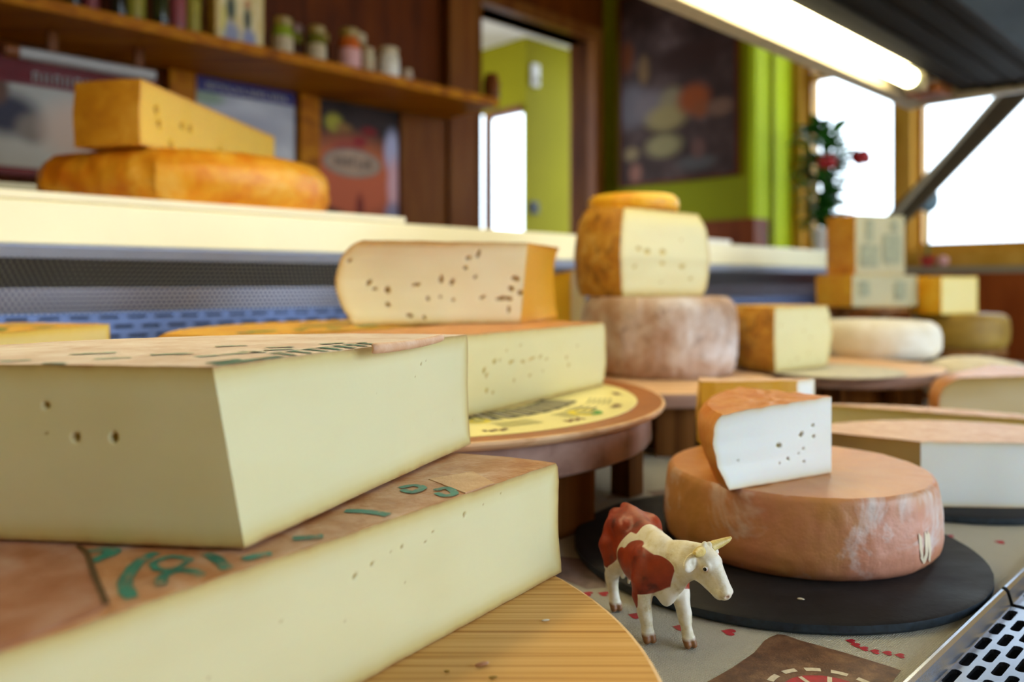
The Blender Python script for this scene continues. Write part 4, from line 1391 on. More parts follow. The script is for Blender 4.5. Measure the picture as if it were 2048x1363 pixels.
C2 = cheese('cheese_wedge', 'holed wedge with a wavy rounded rind at its left, on the long pale wedge', 'cheese',
            [('cut', (-.2290, 1.058), 0), ('cut', (.0115, 1.110), 0), ('rind', (.0690, 1.300), .05)], .2105, .3215, MT['rind_ochre'], {0: MT['paste_cream'], 1: MT['paste_orange']},
            [(0, -.022), (.08, -.013), (.22, -.004), (.42, .004), (.55, .0065), (.7, .002), (.82, -.005), (.92, -.016), (.97, -.026), (1, -.036)], eyes={0: e3}, cut_res=.0014, rough=.0016, lean={1: (.010, 0)}, seed=12, nz=18, group='cheese pieces on the counter')

# Q at the left edge
Q_ = cheese('cheese_wedge', 'yellow wedge with a green-stamped top at the left edge of the picture', 'cheese',
            [('cut', (-.515, .780), 0), ('rind', (-.489, .972), .0), ('cut', (-.62, 1.01), 0), ('cut', (-.70, .80), 0)], .1205, .2160, MT['rind_yellow_stamp'], MT['paste_pale_yellow'], seed=4, prof=[(0, 0), (.5, .002), (1, 0)], group='cheese pieces on the counter')
for q in [[(-.535, .80), (-.53, .82), (-.535, .84)], [(-.52, .87), (-.515, .90)], [(-.56, .84), (-.55, .87)], [(-.58, .92), (-.56, .94)]]:
    ink(Q_, q, .012, .2170, MT['ink_green'])

# D1 D2 D3 behind
BARREL = [(0, -.018), (.06, -.008), (.2, -.002), (.5, 0), (.8, -.002), (.93, -.007), (1, -.018)]
cheese('whole_cheese', 'tall whole wheel with a grey-brown floury rind', 'cheese', [('rind', (.272, 1.488), .143)], .1005, .2405, MT['rind_grey'], None, BARREL, rough=.0022, seed=15, group='cheese pieces on the counter')
e4 = [(.022 + (px - 1250) * .00088, (582 - py) * .00092, r * .0009, r * .0007, .0018, .2) for px, py, r in [(1266, 492, 6), (1287, 496, 8), (1323, 496, 8), (1322, 518, 6), (1370, 523, 7), (1257, 526, 5), (1393, 547, 5), (1370, 470, 3), (1320, 555, 3)]]
cheese('half_cheese', 'half wheel with a mottled ochre rind standing on the grey wheel', 'cheese', [('cut', (.190, 1.398), 0), ('rind', (.3616, 1.474), .205)], .2412, .396, MT['rind_mottled'], MT['paste_ivory'],
       [(0, -.010), (.1, -.003), (.45, .003), (.8, -.004), (.93, -.012), (1, -.020)], rough=.0018, eyes={0: e4}, seed=18, cut_res=.002, group='cheese pieces on the counter', tilt=lambda x, y: -(x - .28) * .05)
cheese('half_cheese', 'small yellow piece lying on top of the mottled half wheel', 'cheese', [('rind', (.235, 1.555), .088)], .4035, .433, MT['rind_yellow_stamp'], None,
       [(0, -.003), (.3, 0), (.7, -.001), (1, -.010)], seed=21, group='cheese pieces on the counter')
cheese('cheese_wedge', 'olive-yellow wedge between the holed wedge and the grey wheel', 'cheese', [('cut', (.075, 1.58), 0), ('cut', (.118, 1.60), 0), ('rind', (.150, 1.66), .01), ('cut', (.06, 1.69), 0)], .1205, .286, MT['rind_dull'], {0: MT['paste_yellow'], 1: MT['paste_pale_yellow'], 3: MT['paste_yellow']},
       [(0, 0), (.5, .002), (1, -.002)], seed=23, tilt=lambda x, y: (x - .1) * .25, group='cheese pieces on the counter')
# E1
cheese('half_cheese', 'half wheel with ochre rind and pale cut face on the paper plate', 'cheese', [('cut', (.476, 1.453), 0), ('rind', (.623, 1.562), .143)], .1022, .2215, MT['rind_mottled'], MT['paste_ivory'],
       [(0, -.012), (.15, -.003), (.5, .002), (.85, -.001), (1, -.008)], rough=.0014, eyes={0: rnd_eyes(10, .18, .12, .0018, .003, rng)}, seed=25, top_mat=MT['rind_yellow_stamp'], group='cheese pieces on the counter')
# F
cheese('whole_cheese', 'smooth white-rinded wheel right of the ochre half wheel', 'cheese', [('rind', (.845, 1.850), .133)], .1002, .178, MT['rind_white'], None, [(0, -.012), (.2, -.001), (.6, 0), (.85, -.006), (1, -.022)], top_dome=.004, seed=27, group='cheese pieces on the counter')
# G printed blocks
def block(label, c, hx, hy, ang, zb, zt, rindm, pm, seed):
    P = rect(c, hx, hy, ang)
    return cheese('cheese_block', label, 'cheese', [('cut', P[0], 0), ('rind', P[1], .001), ('cut', P[2], 0), ('rind', P[3], .001)], zb, zt, rindm, pm, [(0, -.001), (.1, 0), (.9, 0), (1, -.001)], seed=seed, group='cheese pieces on the counter')


MT['paste_grey'] = paste('paste_grey', '#aca27a', '#a08a4c', '#a89c6a', '#8a8054', .010)
g2 = block('pale printed block under the taller printed block, behind the white wheel', (1.005, 2.27), .115, .07, .35, .2005, .287, MT['rind_yellow_stamp'], MT['paste_grey'], 31)
g1 = block('tall printed grey-green block under the lamp strut', (1.005, 2.275), .088, .055, .35, .288, .453, MT['rind_ochre'], MT['paste_grey'], 33)
MT['print_green'] = plain('print_green', '#8c8c6c', .5, var=.2, scale=50)
def face_print(rt, c, hx, hy, ang, z0, z1, a, b, mat=None):
    P = rect(c, hx, hy + .003, ang)
    p0, p1 = Vector((*P[0], 0)), Vector((*P[1], 0))
    A_, B_ = p0.lerp(p1, a), p0.lerp(p1, b)
    rawmesh('printed_mark', [(A_.x, A_.y, z0), (B_.x, B_.y, z0), (B_.x, B_.y, z1), (A_.x, A_.y, z1)], [(0, 1, 2, 3)], mat or MT['print_green'], rt, False)
for a, b, z0, z1 in [(.1, .45, .31, .37), (.55, .9, .32, .40), (.2, .35, .38, .44), (.7, .85, .41, .44)]:
    face_print(g1, (1.005, 2.275), .088, .055, .35, z0, z1, a, b)
for a, b, z0, z1 in [(.1, .25, .23, .27), (.65, .8, .22, .27)]:
    face_print(g2, (1.005, 2.27), .115, .07, .35, z0, z1, a, b)
# H
cheese('whole_cheese', 'dull brown wheel far right under the pale yellow block', 'cheese', [('rind', (1.290, 2.310), .128)], .0802, .178, MT['rind_dull'], None, BARREL, seed=35, group='cheese pieces on the counter')
block('pale yellow block on the dull brown wheel at far right', (1.225, 2.29), .078, .06, .45, .1785, .283, MT['rind_yellow_stamp'], MT['paste_pale_yellow'], 37)
# I
cheese('whole_cheese', 'soft domed white-mould cheese right of the white wheel', 'cheese', [('rind', (.992, 1.715), .116)], .0302, .096, MT['rind_soft'], None, [(0, -.020), (.2, -.004), (.45, 0), (.75, -.008), (.9, -.020), (1, -.036)], top_dome=.012, rough=.002, seed=39, group='cheese pieces on the counter')
# J
cheese('cheese_wedge', 'tan wedge with rounded orange-brown rind at the right edge', 'cheese', [('cut', (.694, 1.300), 0), ('cut', (1.02, 1.365), 0), ('cut', (.90, 1.50), 0), ('rind', (.722, 1.385), .006)], .0275, .112, MT['rind_orange'], MT['paste_tan'],
       [(0, -.006), (.3, 0), (.6, 0), (.8, -.006), (.93, -.018), (1, -.034)], seed=41, group='cheese pieces on the counter')
# K and K2
cheese('cheese_wedge', 'wedge with pinkish rough crust and white cut face on the right slate', 'cheese', [('cut', (.350, .998), 0), ('cut', (.467, .914), 0), ('rind', (.760, .900), .115)], .0105, .0845, MT['rind_pink'], {0: MT['paste_tan'], 1: MT['paste_white']},
       [(0, -.002), (.3, .001), (.8, 0), (.93, -.004), (1, -.010)], eyes={1: [(.14, .035, .0018, .0012, .001, .2), (.08, .03, .001, .001, .001, 0)]}, seed=43, cut_res=.002, group='cheese pieces on the counter')
cheese('half_cheese', 'yellow-rimmed low piece just behind the pink-crusted wedge', 'cheese', [('cut', (.47, 1.255), 0), ('rind', (.80, 1.065), .055)], .0115, .0775, MT['rind_yellow_stamp'], MT['paste_pale_yellow'], [(0, 0), (.5, .003), (.9, -.003), (1, -.010)], seed=45, top_mat=MT['rind_pink'], group='cheese pieces on the counter')

# L the pink-orange wheel on the front slate
CL = (.287, .808)
PL = [(0, -.010), (.04, -.006), (.12, -.002), (.28, 0), (.55, -.001), (.8, -.0035), (.92, -.005), (.97, -.0065), (1, -.0095)]
L_ = cheese('whole_cheese', 'pink-orange whole wheel with white bloom on the front slate', 'cheese', [('rind', CL, .132)], .0103, .0815, MT['rind_toma'], None, PL, top_mat=MT['rind_toma_top'], rough=.0009, res=.0028, nz=19, seed=47, wob=.0005, group='cheese pieces on the counter')
b = None


def on_wheel(a, t, o=.0006):
    r = .132 + interp(PL, t) + o + .0004
    return (CL[0] + r * math.cos(a), CL[1] + r * math.sin(a), .0103 + t * .0712)


MT['casein'] = plain('casein', '#ead9bc', .6, var=.1)
for pts in [[(-1.040, 0.52), (-1.035, 0.32), (-1.020, 0.20), (-0.995, 0.17), (-0.975, 0.26), (-0.970, 0.52)], [(-0.940, 0.52), (-0.935, 0.30), (-0.920, 0.16)]]:
    v, f = [], []
    q = []
    for (a0, t0), (a1, t1) in zip(pts, pts[1:]):
        for k in range(4):
            q.append((a0 + (a1 - a0) * k / 4, t0 + (t1 - t0) * k / 4))
    q.append(pts[-1])
    for i, (a, t_) in enumerate(q):
        v += [on_wheel(a - .017, t_ + .03, .0009), on_wheel(a + .017, t_ - .03, .0009)]
        if i:
            f.append((2 * i - 2, 2 * i - 1, 2 * i + 1, 2 * i))
    rawmesh('pale_mark', v, f, MT['casein'], L_, True)

# M white wedge on it
em = []
for px, py, rx, ry, an in [(1564, 894, 7, 4.5, -.1), (1610, 873, 6, 4, .5), (1634, 856, 4, 3, 0), (1635, 877, 4, 3, .5), (1579, 921, 4, 3, -.3), (1612, 926, 3.5, 2.5, 0), (1560, 930, 3, 2, 0), (1602, 911, 2.5, 2, 0), (1613, 901, 3, 2, 0), (1484, 923, 2, 2, 0)]:
    k = (px - 1445) / (1664 - 1445)
    bot = 985 - 37 * k
    sc_ = .705 / 1600 * (1 - k) + .773 / 1600 * k
    em.append((k * .136, (bot - py) * sc_, rx * .00046, ry * .00046, .003, an))
cheese('cheese_wedge', 'snow-white wedge with an orange crust standing on the pink-orange wheel', 'cheese', [('cut', (.184, .708), 0), ('cut', (.309, .774), 0), ('rind', (.246, .870), .022)], .0822, .1530, MT['rind_orange_top'], MT['paste_white'],
       [(0, -.008), (.1, -.0045), (.35, .002), (.65, .0065), (.85, .0065), (.95, .003), (1, -.002)], eyes={0: em}, cut_res=.0011, rough=.0008, tilt=lambda x, y: (x - .25) * .055, seed=51, nz=18, wob=.0014, wscale=90, group='cheese pieces on the counter')
# N mustard piece behind it
cheese('cheese_wedge', 'mustard-yellow piece standing behind the snow-white wedge', 'cheese', [('rind', (.2145, .908), .002), ('cut', (.327, .918), 0), ('rind', (.356, .941), .002), ('rind', (.222, .955), .002)], .0822, .1535, MT['rind_mustard'], MT['paste_white'], [(0, 0), (.5, .001), (1, -.001)], seed=53, top_mat=MT['rind_pink'], group='cheese pieces on the counter')

# R the stack on the worktop
c_r = (-.66, 1.585)
cheese('half_cheese', 'large orange-rinded cut wheel on the cream cutting board', 'cheese', [('rind', (-.815, 1.392), .006), ('rind', (-.585, 1.314), .488)], .3992, .4915, MT['rind_emmental'], None,
       [(0, -.012), (.15, -.003), (.4, .004), (.65, .003), (.85, -.006), (.95, -.014), (1, -.022)], rough=.003, seed=57, res=.006, group='cheese pieces on the counter')
er = [(.05 + (px - 320) * .0019, (285 - py) * .00095, 9 * .0009, 8 * .0009, .006, 0) for px, py in [(321, 214), (326, 239), (365, 226), (380, 226), (345, 270), (440, 250)]]
cheese('cheese_wedge', 'tall slender yellow wedge on top of the orange-rinded wheel', 'cheese', [('cut', (-.612, 1.315), 0), ('cut', (-.548, 1.845), 0), ('rind', (-.736, 1.345), .004)], .4935, .602, MT['rind_ochre'], MT['paste_yellow'],
       [(0, 0), (.5, .003), (1, -.002)], eyes={0: er}, seed=59, cut_res=.003, group='cheese pieces on the counter')

# ================================================================= COW FIGURINE
def smin(a, b, k):
    h = np.clip(0.5 + 0.5 * (b - a) / k, 0, 1)
    return b * (1 - h) + a * h - k * h * (1 - h)


class SDF:
    """smooth union of tapered capsules and ellipsoids on a grid (centimetres), meshed as one continuous surface"""
    def __init__(s, lo, hi, h):
        s.lo, s.h = np.array(lo, float), h
        s.n = np.ceil((np.array(hi) - s.lo) / h).astype(int) + 1
        s.F = np.full(s.n, 3.0, dtype=np.float32)

    def box(s, c0, c1):
        i0 = np.clip(((np.array(c0) - s.lo) / s.h).astype(int), 0, s.n - 1)
        i1 = np.clip(((np.array(c1) - s.lo) / s.h).astype(int) + 2, 1, s.n)
        sl = tuple(slice(a, b) for a, b in zip(i0, i1))
        g = np.meshgrid(*[s.lo[q] + s.h * np.arange(i0[q], i1[q]) for q in range(3)], indexing='ij')
        return sl, g

    def put(s, sl, d, k):
        s.F[sl] = smin(s.F[sl], d.astype(np.float32), k) if k > 0 else np.maximum(s.F[sl], -d)

    def cap(s, a, b, ra, rb, k=.35, sc=(1, 1, 1)):
        a, b, sc = np.array(a, float), np.array(b, float), np.array(sc, float)
        m = max(ra, rb) * max(sc) + 1.2
        sl, g = s.box(np.minimum(a, b) - m, np.maximum(a, b) + m)
        ab = (b - a) / sc
        p = [(g[i] - a[i]) / sc[i] for i in range(3)]
        t = np.clip((p[0] * ab[0] + p[1] * ab[1] + p[2] * ab[2]) / max(1e-9, ab @ ab), 0, 1)
        d = np.sqrt(sum((p[i] - ab[i] * t) ** 2 for i in range(3))) - (ra + (rb - ra) * t)
        s.put(sl, d * min(sc), k)
        return s

    def chain(s, pts, rad, k=.3, sc=(1, 1, 1)):
        for i in range(len(pts) - 1):
            s.cap(pts[i], pts[i + 1], rad[i], rad[i + 1], k, sc)
        return s

    def ell(s, c, r, k=.35, ax=None):
        c, r = np.array(c, float), np.array(r, float)
        m = r.max() + 1.0
        sl, g = s.box(c - m, c + m)
        p = [g[i] - c[i] for i in range(3)]
        if ax is not None:
            p = [p[0] * q[0] + p[1] * q[1] + p[2] * q[2] for q in ax]
        q0 = np.sqrt(sum((p[i] / r[i]) ** 2 for i in range(3)))
        q1 = np.sqrt(sum((p[i] / r[i] ** 2) ** 2 for i in range(3)))
        s.put(sl, q0 * (q0 - 1) / np.maximum(q1, 1e-6), k)
        return s

    def dig(s, c, r, k=.15):
        c = np.array(c, float)
        sl, g = s.box(c - r - .6, c + r + .6)
        d = r - np.sqrt(sum((g[i] - c[i]) ** 2 for i in range(3)))
        s.F[sl] = -smin(-s.F[sl], -d.astype(np.float32), k)
        return s

    def mesh(s):
        F, n = s.F, s.n
        ins = F < 0
        cnt = np.zeros(n - 1, int)
        acc = np.zeros((*(n - 1), 3), np.float32)
        num = np.zeros(n - 1, np.float32)
        off = [(i, j, k) for i in (0, 1) for j in (0, 1) for k in (0, 1)]
        for o in off:
            cnt += ins[o[0]:o[0] + n[0] - 1, o[1]:o[1] + n[1] - 1, o[2]:o[2] + n[2] - 1]
        act = (cnt > 0) & (cnt < 8)
        idx = np.argwhere(act)
        P = np.zeros((len(idx), 3)); W_ = np.zeros(len(idx))
        val = lambda o: F[idx[:, 0] + o[0], idx[:, 1] + o[1], idx[:, 2] + o[2]]
        for o in off:
            for ax in range(3):
                if o[ax]:
                    continue
                q = list(o); q[ax] = 1
                a, b = val(o), val(q)
                m = (a < 0) != (b < 0)
                t = np.where(m, a / np.where(m, a - b, 1), 0)
                p = np.tile(np.array(o, float), (len(idx), 1)); p[:, ax] += t
                P[m] += p[m]; W_[m] += 1
        V = s.lo + (idx + P / W_[:, None]) * s.h
        vid = -np.ones(n - 1, int)
        vid[tuple(idx.T)] = np.arange(len(idx))
        faces = []
        for ax in range(3):
            a1, a2 = (ax + 1) % 3, (ax + 2) % 3
            sl0 = [slice(None)] * 3; sl1 = [slice(None)] * 3
            sl0[ax] = slice(0, -1); sl1[ax] = slice(1, None)
            ch = np.argwhere(ins[tuple(sl0)] != ins[tuple(sl1)])
            ok = (ch[:, a1] > 0) & (ch[:, a2] > 0) & (ch[:, a1] < n[a1] - 1) & (ch[:, a2] < n[a2] - 1)
            ch = ch[ok]
            e1 = np.zeros(3, int); e1[a1] = 1
            e2_ = np.zeros(3, int); e2_[a2] = 1
            q = [vid[tuple(c.T)] for c in (ch - e1 - e2_, ch - e2_, ch, ch - e1)]
            f = np.stack(q, 1)
            sgn = ins[tuple(ch.T)]
            f[~sgn] = f[~sgn][:, ::-1]
            faces.append(f)
        return V, np.concatenate(faces)


COW_O = np.array((.1052, .6214, .0008))
HX = np.array((.28, -.96, 0)); HX /= np.linalg.norm(HX)
LX = np.array((-HX[1], HX[0], 0))


def cow_w(P):
    P = np.atleast_2d(np.asarray(P, float)) * .01
    return COW_O + P[:, :1] * HX + P[:, 1:2] * LX + P[:, 2:3] * np.array((0, 0, 1.0))


S = SDF((-6, -3.6, -.15), (9.4, 5.6, 9.4), .085)
# trunk
S.cap((-2.9, 0, 6.0), (-.2, 0, 5.25), 2.02, 2.05, .5, (1, .98, 1.08))
S.cap((-.2, 0, 5.25), (2.2, 0, 5.25), 2.05, 1.85, .5, (1, .95, 1.1))
S.cap((-3.2, 0, 7.7), (2.0, 0, 6.95), .55, .55, .6)
S.ell((1.9, 0, 7.05), (1.2, .7, .55), .5)
for sd in (-1, 1):
    S.ell((-2.0, sd * 1.40, 7.15), (1.0, .6, .7), .7)             # hook bones
    S.ell((-4.3, sd * .8, 7.35), (.6, .55, .6), .6)                # pin bones
    S.ell((-3.4, sd * 1.25, 5.6), (1.45, .95, 1.9), .5)             # thigh
    S.ell((2.1, sd * 1.35, 5.1), (1.35, .75, 1.7), .45)             # shoulder
S.ell((-3.9, 0, 8.05), (.75, .35, .35), .35)                        # tail head
S.chain([(-4.4, 0, 8.0), (-5.0, .05, 7.4), (-5.15, .1, 5.5), (-5.0, .15, 3.6), (-4.95, .15, 2.9)], [.24, .2, .17, .16, .16], .15)
S.ell((-4.95, .15, 2.4), (.3, .28, .65), .15)                       # tuft
S.ell((-2.0, 0, 3.5), (.95, .85, .75), .35)                         # udder
for a, b in ((-1.6, .4), (-1.6, -.45), (-2.4, .4), (-2.4, -.45)):
    S.cap((a, b, 3.1), (a + .05, b * 1.1, 2.45), .16, .12, .15)
S.ell((3.0, 0, 3.75), (.85, .55, 1.15), .6)                         # brisket
# legs
def leg(pts, rad):
    S.chain(pts, rad, .22)
    f, l, z = pts[-1]
    # cloven hoof
    for q in (-1, 1):
        S.cap((f + .10, l + q * .22, .55), (f + .38, l + q * .25, .20), .30, .26, .10)


leg([(2.2, -1.35, 4.4), (2.05, -1.42, 3.2), (2.25, -1.33, 1.95), (2.4, -1.28, 1.55), (2.55, -1.25, .85), (2.6, -1.25, .6)], [1.0, .72, .50, .44, .40, .42])
leg([(2.3, 1.3, 4.4), (2.75, 1.32, 3.3), (3.55, 1.27, 2.1), (3.7, 1.25, 1.7), (4.05, 1.25, .9), (4.15, 1.25, .6)], [1.0, .70, .50, .44, .38, .42])
leg([(-3.1, -1.35, 5.2), (-2.5, -1.55, 4.1), (-3.75, -1.35, 2.75), (-3.85, -1.32, 2.3), (-3.45, -1.28, .9), (-3.4, -1.27, .6)], [1.35, .95, .55, .50, .38, .42])
leg([(-3.1, 1.35, 5.2), (-2.9, 1.5, 4.1), (-4.35, 1.35, 2.75), (-4.45, 1.32, 2.3), (-4.2, 1.28, .9), (-4.15, 1.27, .6)], [1.35, .95, .55, .50, .38, .42])
# neck and head, turned to the cow's left and down
PO = np.array((5.15, 2.05, 7.25))
hf = np.array((.877, .48, 0.0)); pit = math.radians(52)
HF = hf / np.linalg.norm(hf) * math.cos(pit) + np.array((0, 0, -math.sin(pit)))     # down the face
HL = np.array((-.48, .877, 0.0)); HL /= np.linalg.norm(HL)                          # the head's own left
HU = np.cross(HF, HL)                                                                # out of the forehead
if HU[2] < 0:
    HU = -HU
hp = lambda f, l, u: tuple(PO + HF * f + HL * l + HU * u)
AX = (HF, HL, HU)
S.cap((2.4, .1, 5.6), (4.2, 1.1, 6.2), 1.65, 1.2, .5, (1, .88, 1))
S.cap((4.2, 1.1, 6.3), hp(.55, 0, -.75), 1.15, .95, .4)
S.cap((3.6, .6, 7.0), hp(.0, 0, -.25), .55, .55, .4)
S.chain([(4.2, 1.0, 5.3), (3.7, .6, 4.4), (3.2, .2, 3.5)], [.55, .45, .5], .5)       # dewlap
S.ell(hp(.75, 0, -.45), (1.10, 1.12, .88), .3, AX)                                   # skull
S.cap(hp(.9, 0, -.25), hp(2.7, 0, -.30), .84, .58, .3)
S.cap(hp(.95, 0, -1.15), hp(2.7, 0, -.78), .82, .54, .3)                             # jaw
for q in (-1, 1):
    S.ell(hp(1.0, q * .52, -1.0), (.85, .40, .68), .25, AX)                         # cheek
    S.ell(hp(1.0, q * .80, -.02), (.36, .22, .28), .18, AX)                         # brow
    S.ell(hp(3.15, q * .27, -.18), (.30, .26, .26), .15, AX)
S.ell(hp(3.0, 0, -.42), (.58, .68, .54), .2, AX)                                   # muzzle
S.ell(hp(2.9, 0, -.92), (.48, .46, .28), .15, AX)                                  # lower lip
for q in (-1, 1):
    S.dig(hp(3.42, q * .33, -.16), .13, .08)
    # ears
    e0 = np.array(hp(.15, q * .85, -.40)); e1 = np.array(hp(.55, q * 2.15, -.75))
    dr = (e1 - e0) / np.linalg.norm(e1 - e0)
    e3v = HU * .75 + HF * .35; e3v = e3v - dr * (e3v @ dr); e3v /= np.linalg.norm(e3v)
    S.ell((e0 + e1) / 2, (.88, .56, .22), .12, (dr, np.cross(e3v, dr), e3v))
    S.dig((e0 + e1) / 2 + e3v * .30 + dr * .1, .24, .08)
    S.dig((e0 + e1) / 2 + e3v * .30 + dr * .35, .20, .08)
rc = random.Random(5)
for k in range(16):                                                                 # curls on the poll
    S.ell(hp(rc.uniform(-.35, .45), rc.uniform(-.55, .55), rc.uniform(.12, .34)), (.22, .13, .13), .1, AX)
CV, CF = S.mesh()
Pw = cow_w(CV)
f_, l_, z_ = CV[:, 0], CV[:, 1], CV[:, 2]


def disc(cf, cz, rf, rz):
    q = np.sqrt(((f_ - cf) / rf) ** 2 + ((z_ - cz) / rz) ** 2)
    return (1 - q) * min(rf, rz)


wig = np.array([mnoise.noise(Vector(p * .9)) for p in CV]) * .22
rear = np.minimum((-1.55 + .50 * (z_ - 5.0)) - f_ + wig, z_ - 3.9)
top_rear = np.minimum(.3 - f_ + wig, z_ - 7.2)
shoulder = disc(2.0, 5.15, 2.35, 1.7)
shoulder = np.maximum(shoulder, disc(-.25, 4.8, 1.0, 1.25))
shoulder = np.maximum(shoulder, disc(3.5, 5.5, 1.15, 1.1))
shoulder = np.maximum(shoulder, disc(1.95, 3.3, .62, 1.0))
shoulder = np.maximum(shoulder, disc(1.4, 6.2, 1.2, .8))
shoulder = np.minimum(shoulder + wig * .5, np.abs(l_ - .12 * np.maximum(f_ - 2, 0)) - .36)
redf = np.maximum(np.maximum(rear, top_rear), shoulder)
headd = (CV - PO) @ HF
redf = np.minimum(redf, 4.55 - f_)
hoof = 0.62 - z_ + wig * .4
t = thing('cow_figurine', 'small red-brown and white toy cow with horns standing on the tablecloth', 'figurine', tuple(COW_O))
m = Mat('cow_paint', 0.42)
rf = m.mrange(m.attr('redf').outputs['Fac'], -.03, .03, 0, 1)
hair = m.noise(1.0, 3, vec=m.coord((260, 260, 700)))
redc = m.ramp(m.noise(55, 3), [(.30, '#5e1d0c'), (.42, '#8e2e10'), (.7, '#a83c16')])
whc = m.ramp(m.noise(90, 4, .65), [(.28, '#c4b084'), (.40, '#e2d8ba'), (.55, '#efe9da')])
c = m.mix(rf, whc, redc)
c = m.mix(m.mrange(m.attr('hoof').outputs['Fac'], -.12, .12, 0, 1), c, '#8c5c34')
c = m.mix(m.mrange(m.attr('nose').outputs['Fac'], 0, 1, 0, 1), c, '#d8a894')
m.color(c)
m.bump(hair, .35, .0006)
nose = np.clip(1.2 - np.minimum(np.linalg.norm(CV - np.array(hp(3.42, .33, -.12)), axis=1), np.linalg.norm(CV - np.array(hp(3.42, -.33, -.12)), axis=1)) / .22, 0, 1)
rawmesh('body', Pw, CF, m.m, t, True, {'redf': redf, 'hoof': hoof, 'nose': nose})
MT['horn'] = rind('horn', [(.3, '#c8a850'), (.6, '#e0cc84'), (.8, '#ece0b4')], 120, .4, .3)
MT['eye_black'] = plain('eye_black', '#0a0605', .12)
MT['eye_lid'] = plain('eye_lid', '#a86a4c', .5)
MT['eye_white'] = plain('eye_white', '#f2ece4', .2, var=.02)
for q in (-1, 1):
    b = MB()
    pts = [hp(.0, q * .6, .05), hp(.0, q * 1.05, .2), hp(.05, q * 1.65, .42), hp(.07, q * 2.2, .70), hp(.05, q * 2.45, .86)]
    b.tube(cow_w(pts), [.0038, .0036, .0030, .0020, .0009], 14)
    b.build('horn', MT['horn'], t, True)
    MB().ball(cow_w(np.array(hp(1.12, q * .86, -.12)))[0], .0026, 16, 10).build('eyelid', MT['eye_lid'], t, True)
    eb = MB().ball(cow_w(np.array(hp(1.13, q * .905, -.11)))[0], .0023, 16, 10).build('eyeball', MT['eye_white'], t, True)
    MB().ball(cow_w(np.array(hp(1.15, q * .985, -.10)))[0], .0017, 16, 10).build('pupil', MT['eye_black'], eb, True)

# ================================================================= PLANT AND PICK BY THE WINDOWS
px_, py_, _ = W(3.60, 1.62)
t = thing('potted_plant', 'leafy plant with two red flowers on the left window sill', 'plant', (px_, py_, .386))
MB().lathe((px_, py_), [(.045, .3862), (.06, .50), (.064, .50), (.064, .515), (.055, .515), (.05, .50), (0, .50)], 28).build('pot', MT['pot_white'], t, True)
MB().lathe((px_, py_), [(.04, .3855), (.08, .3856), (.085, .397), (.078, .397), (.07, .3905), (0, .390)], 28).build('saucer', MT['pot_terra'], t, True)
r = random.Random(9)
for k in range(5):
    a = r.uniform(0, 6.28)
    b = MB()
    p1 = Vector((px_ + .02 * math.cos(a), py_ + .02 * math.sin(a), .5))
    p2 = p1 + Vector((.03 * math.cos(a), .03 * math.sin(a), .22 + .06 * k))
    b.tube([p1, (p1 + p2) / 2 + Vector((.01, 0, 0)), p2], [.005, .004, .003], 6)
    b.build('stem', MT['stem'], t, True)


def leaf(p, d, L, w, up):
    d = Vector(d).normalized()
    s_ = d.cross(Vector((0, 0, 1))).normalized()
    n_ = s_.cross(d)
    v, f = [], []
    for i in range(7):
        q = i / 6
        ww = w * math.sin(math.pi * (q * .92 + .06)) ** .8
        c_ = Vector(p) + d * L * q + Vector((0, 0, -L * .35 * q * q)) + n_ * 0
        v += [c_ + s_ * ww + n_ * ww * .35, c_, c_ - s_ * ww + n_ * ww * .35]
        if i:
            k = 3 * i
            f += [(k - 3, k - 2, k + 1, k), (k - 2, k - 1, k + 2, k + 1)]
    return rawmesh('leaf', v, f, MT['leaf'], t, True)


for k in range(170):
    a = r.uniform(0, 6.28)
    h_ = r.uniform(.52, .97)
    rr = r.uniform(0, .09) * (.3 + 1.8 * max(0, h_ - .5))
    leaf((px_ + rr * math.cos(a), py_ + rr * math.sin(a), h_), (math.cos(a), math.sin(a), r.uniform(.1, 1.3)), r.uniform(.09, .15), r.uniform(.022, .036), 1)
for q in [(.10, -.05, .47), (-.10, .06, .56), (-.1, .03, .49), (.12, -.09, .68), (.06, -.1, .52)]:
    leaf((px_ + q[0] * .4, py_ + q[1] * .4, q[2] + .03), (q[0], q[1], .05), .10, .024, 1)
for u, n, z, rr in ((3.47, 1.545, .80, .042), (3.55, 1.43, .815, .045)):
    b = MB()
    cx_, cy_, _ = W(u, n)
    b.tube([(px_, py_, .62), ((px_ + cx_) / 2, (py_ + cy_) / 2, (.62 + z) / 2 - .02), (cx_, cy_, z - rr * .7)], .003, 6)
    b.build('stem', MT['stem'], t, True)
    b = MB()
    b.ball((cx_, cy_, z), rr * .7, 12, 8)
    for k in range(9):
        a = k * .7
        b.ball((cx_ + rr * .5 * math.cos(a), cy_ + rr * .5 * math.sin(a), z + rr * .15 * math.sin(3 * a)), (rr * .5, rr * .5, rr * .65), 10, 6)
    b.build('flower', MT['rose'], t, True)

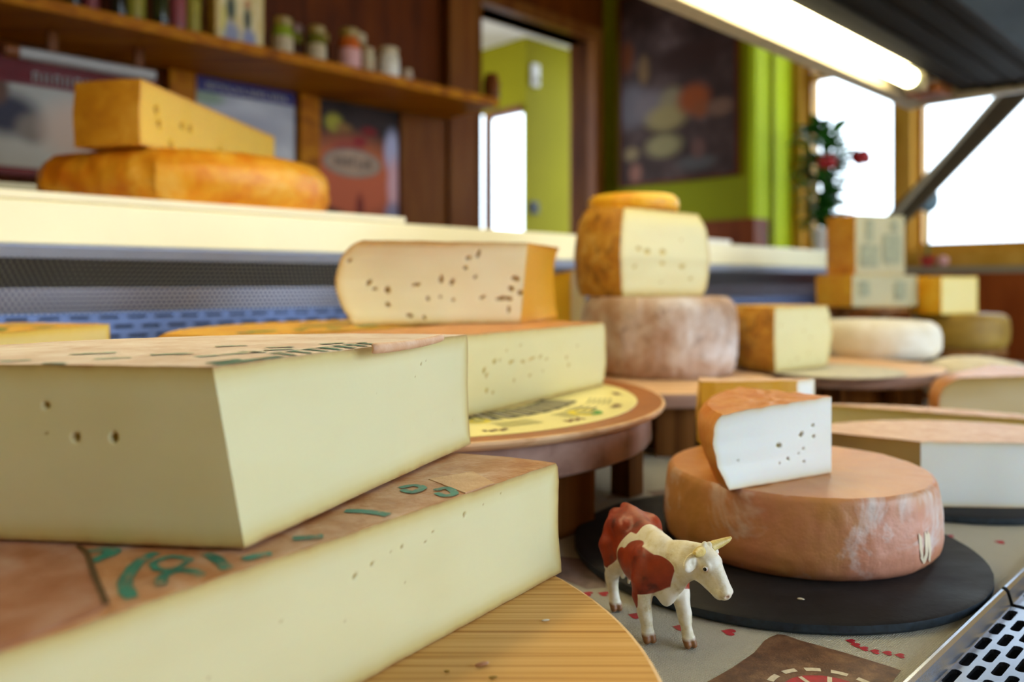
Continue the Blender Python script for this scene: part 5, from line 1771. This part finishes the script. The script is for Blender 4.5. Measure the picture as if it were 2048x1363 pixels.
c = W(3.50, 1.14)
t = thing('decorative_pick', 'blue-grey flower-shaped pick in a red pot on the window sill', 'ornament', (c[0], c[1], .3305))
MB().lathe(c, [(.022, .3305), (.03, .375), (.026, .375), (0, .37)], 18).build('pot', MT['red'], t, True)
MB().tube([(c[0], c[1], .37), (c[0] + .004, c[1], .56)], .006, 8).build('stem', MT['stem'], t, True)
b = MB(); b.ball((c[0] + .004, c[1], .605), (.045, .02, .055), 14, 8); b.ball((c[0] - .03, c[1], .59), (.03, .018, .03), 12, 8); b.ball((c[0] + .015, c[1], .655), (.022, .015, .035), 12, 8)
b.build('bloom', MT['blue_grey'], t, True)
MB().ball((c[0] + .035, c[1] - .05, .3525), .022, 14, 10).build('berry', MT['curtain_pink'], t, True)

# ================================================================= CRUMBS
def crumb(label, x, y, z, L, a, mat, seed):
    t = MB()
    r_ = random.Random(seed)
    t.ball((0, 0, 0), (L, L * .32, L * .28), 10, 6)
    t.v = [(x + (p[0] * math.cos(a) - p[1] * math.sin(a)) * (1 + .5 * mnoise.noise(Vector(p) * 900 + Vector((seed, 0, 0)))), y + (p[0] * math.sin(a) + p[1] * math.cos(a)), z + L * .28 + p[2] * .95) for p in t.v]
    return tag(t.build('cheese_crumb', mat, None, True), label, 'crumb', 'crumbs under the cheeses')


for lab, x, y, z, L, a, mt, sd in [('short pale crumb on the pine board nearest the cow', .0218, .522, .0452, .0026, .3, 'rind_white', 1), ('long reddish crumb in the middle of the pine board', -.0173, .4610, .0452, .0044, .5, 'rind_brown', 2),
                                   ('small dark crumb on the pine board left of the long one', -.037, .454, .0452, .0020, .1, 'rind_dull', 3), ('dark crumb at the lower edge of the pine board', -.0107, .4466, .0452, .0026, .2, 'rind_dull', 4),
                                   ('white crumb lying on the front slate', .233, .6455, .0103, .0028, -.4, 'rind_white', 5), ('pale crumb stuck at the foot of the lowest front cheese', -.056, .4905, .0452, .0026, .8, 'rind_pink', 6),
                                   ('second pale crumb at the foot of the lowest front cheese, nearer the lens', -.119, .402, .0452, .0030, .8, 'rind_pink', 7)]:
    crumb(lab, x, y, z, L, a, MT[mt], sd)
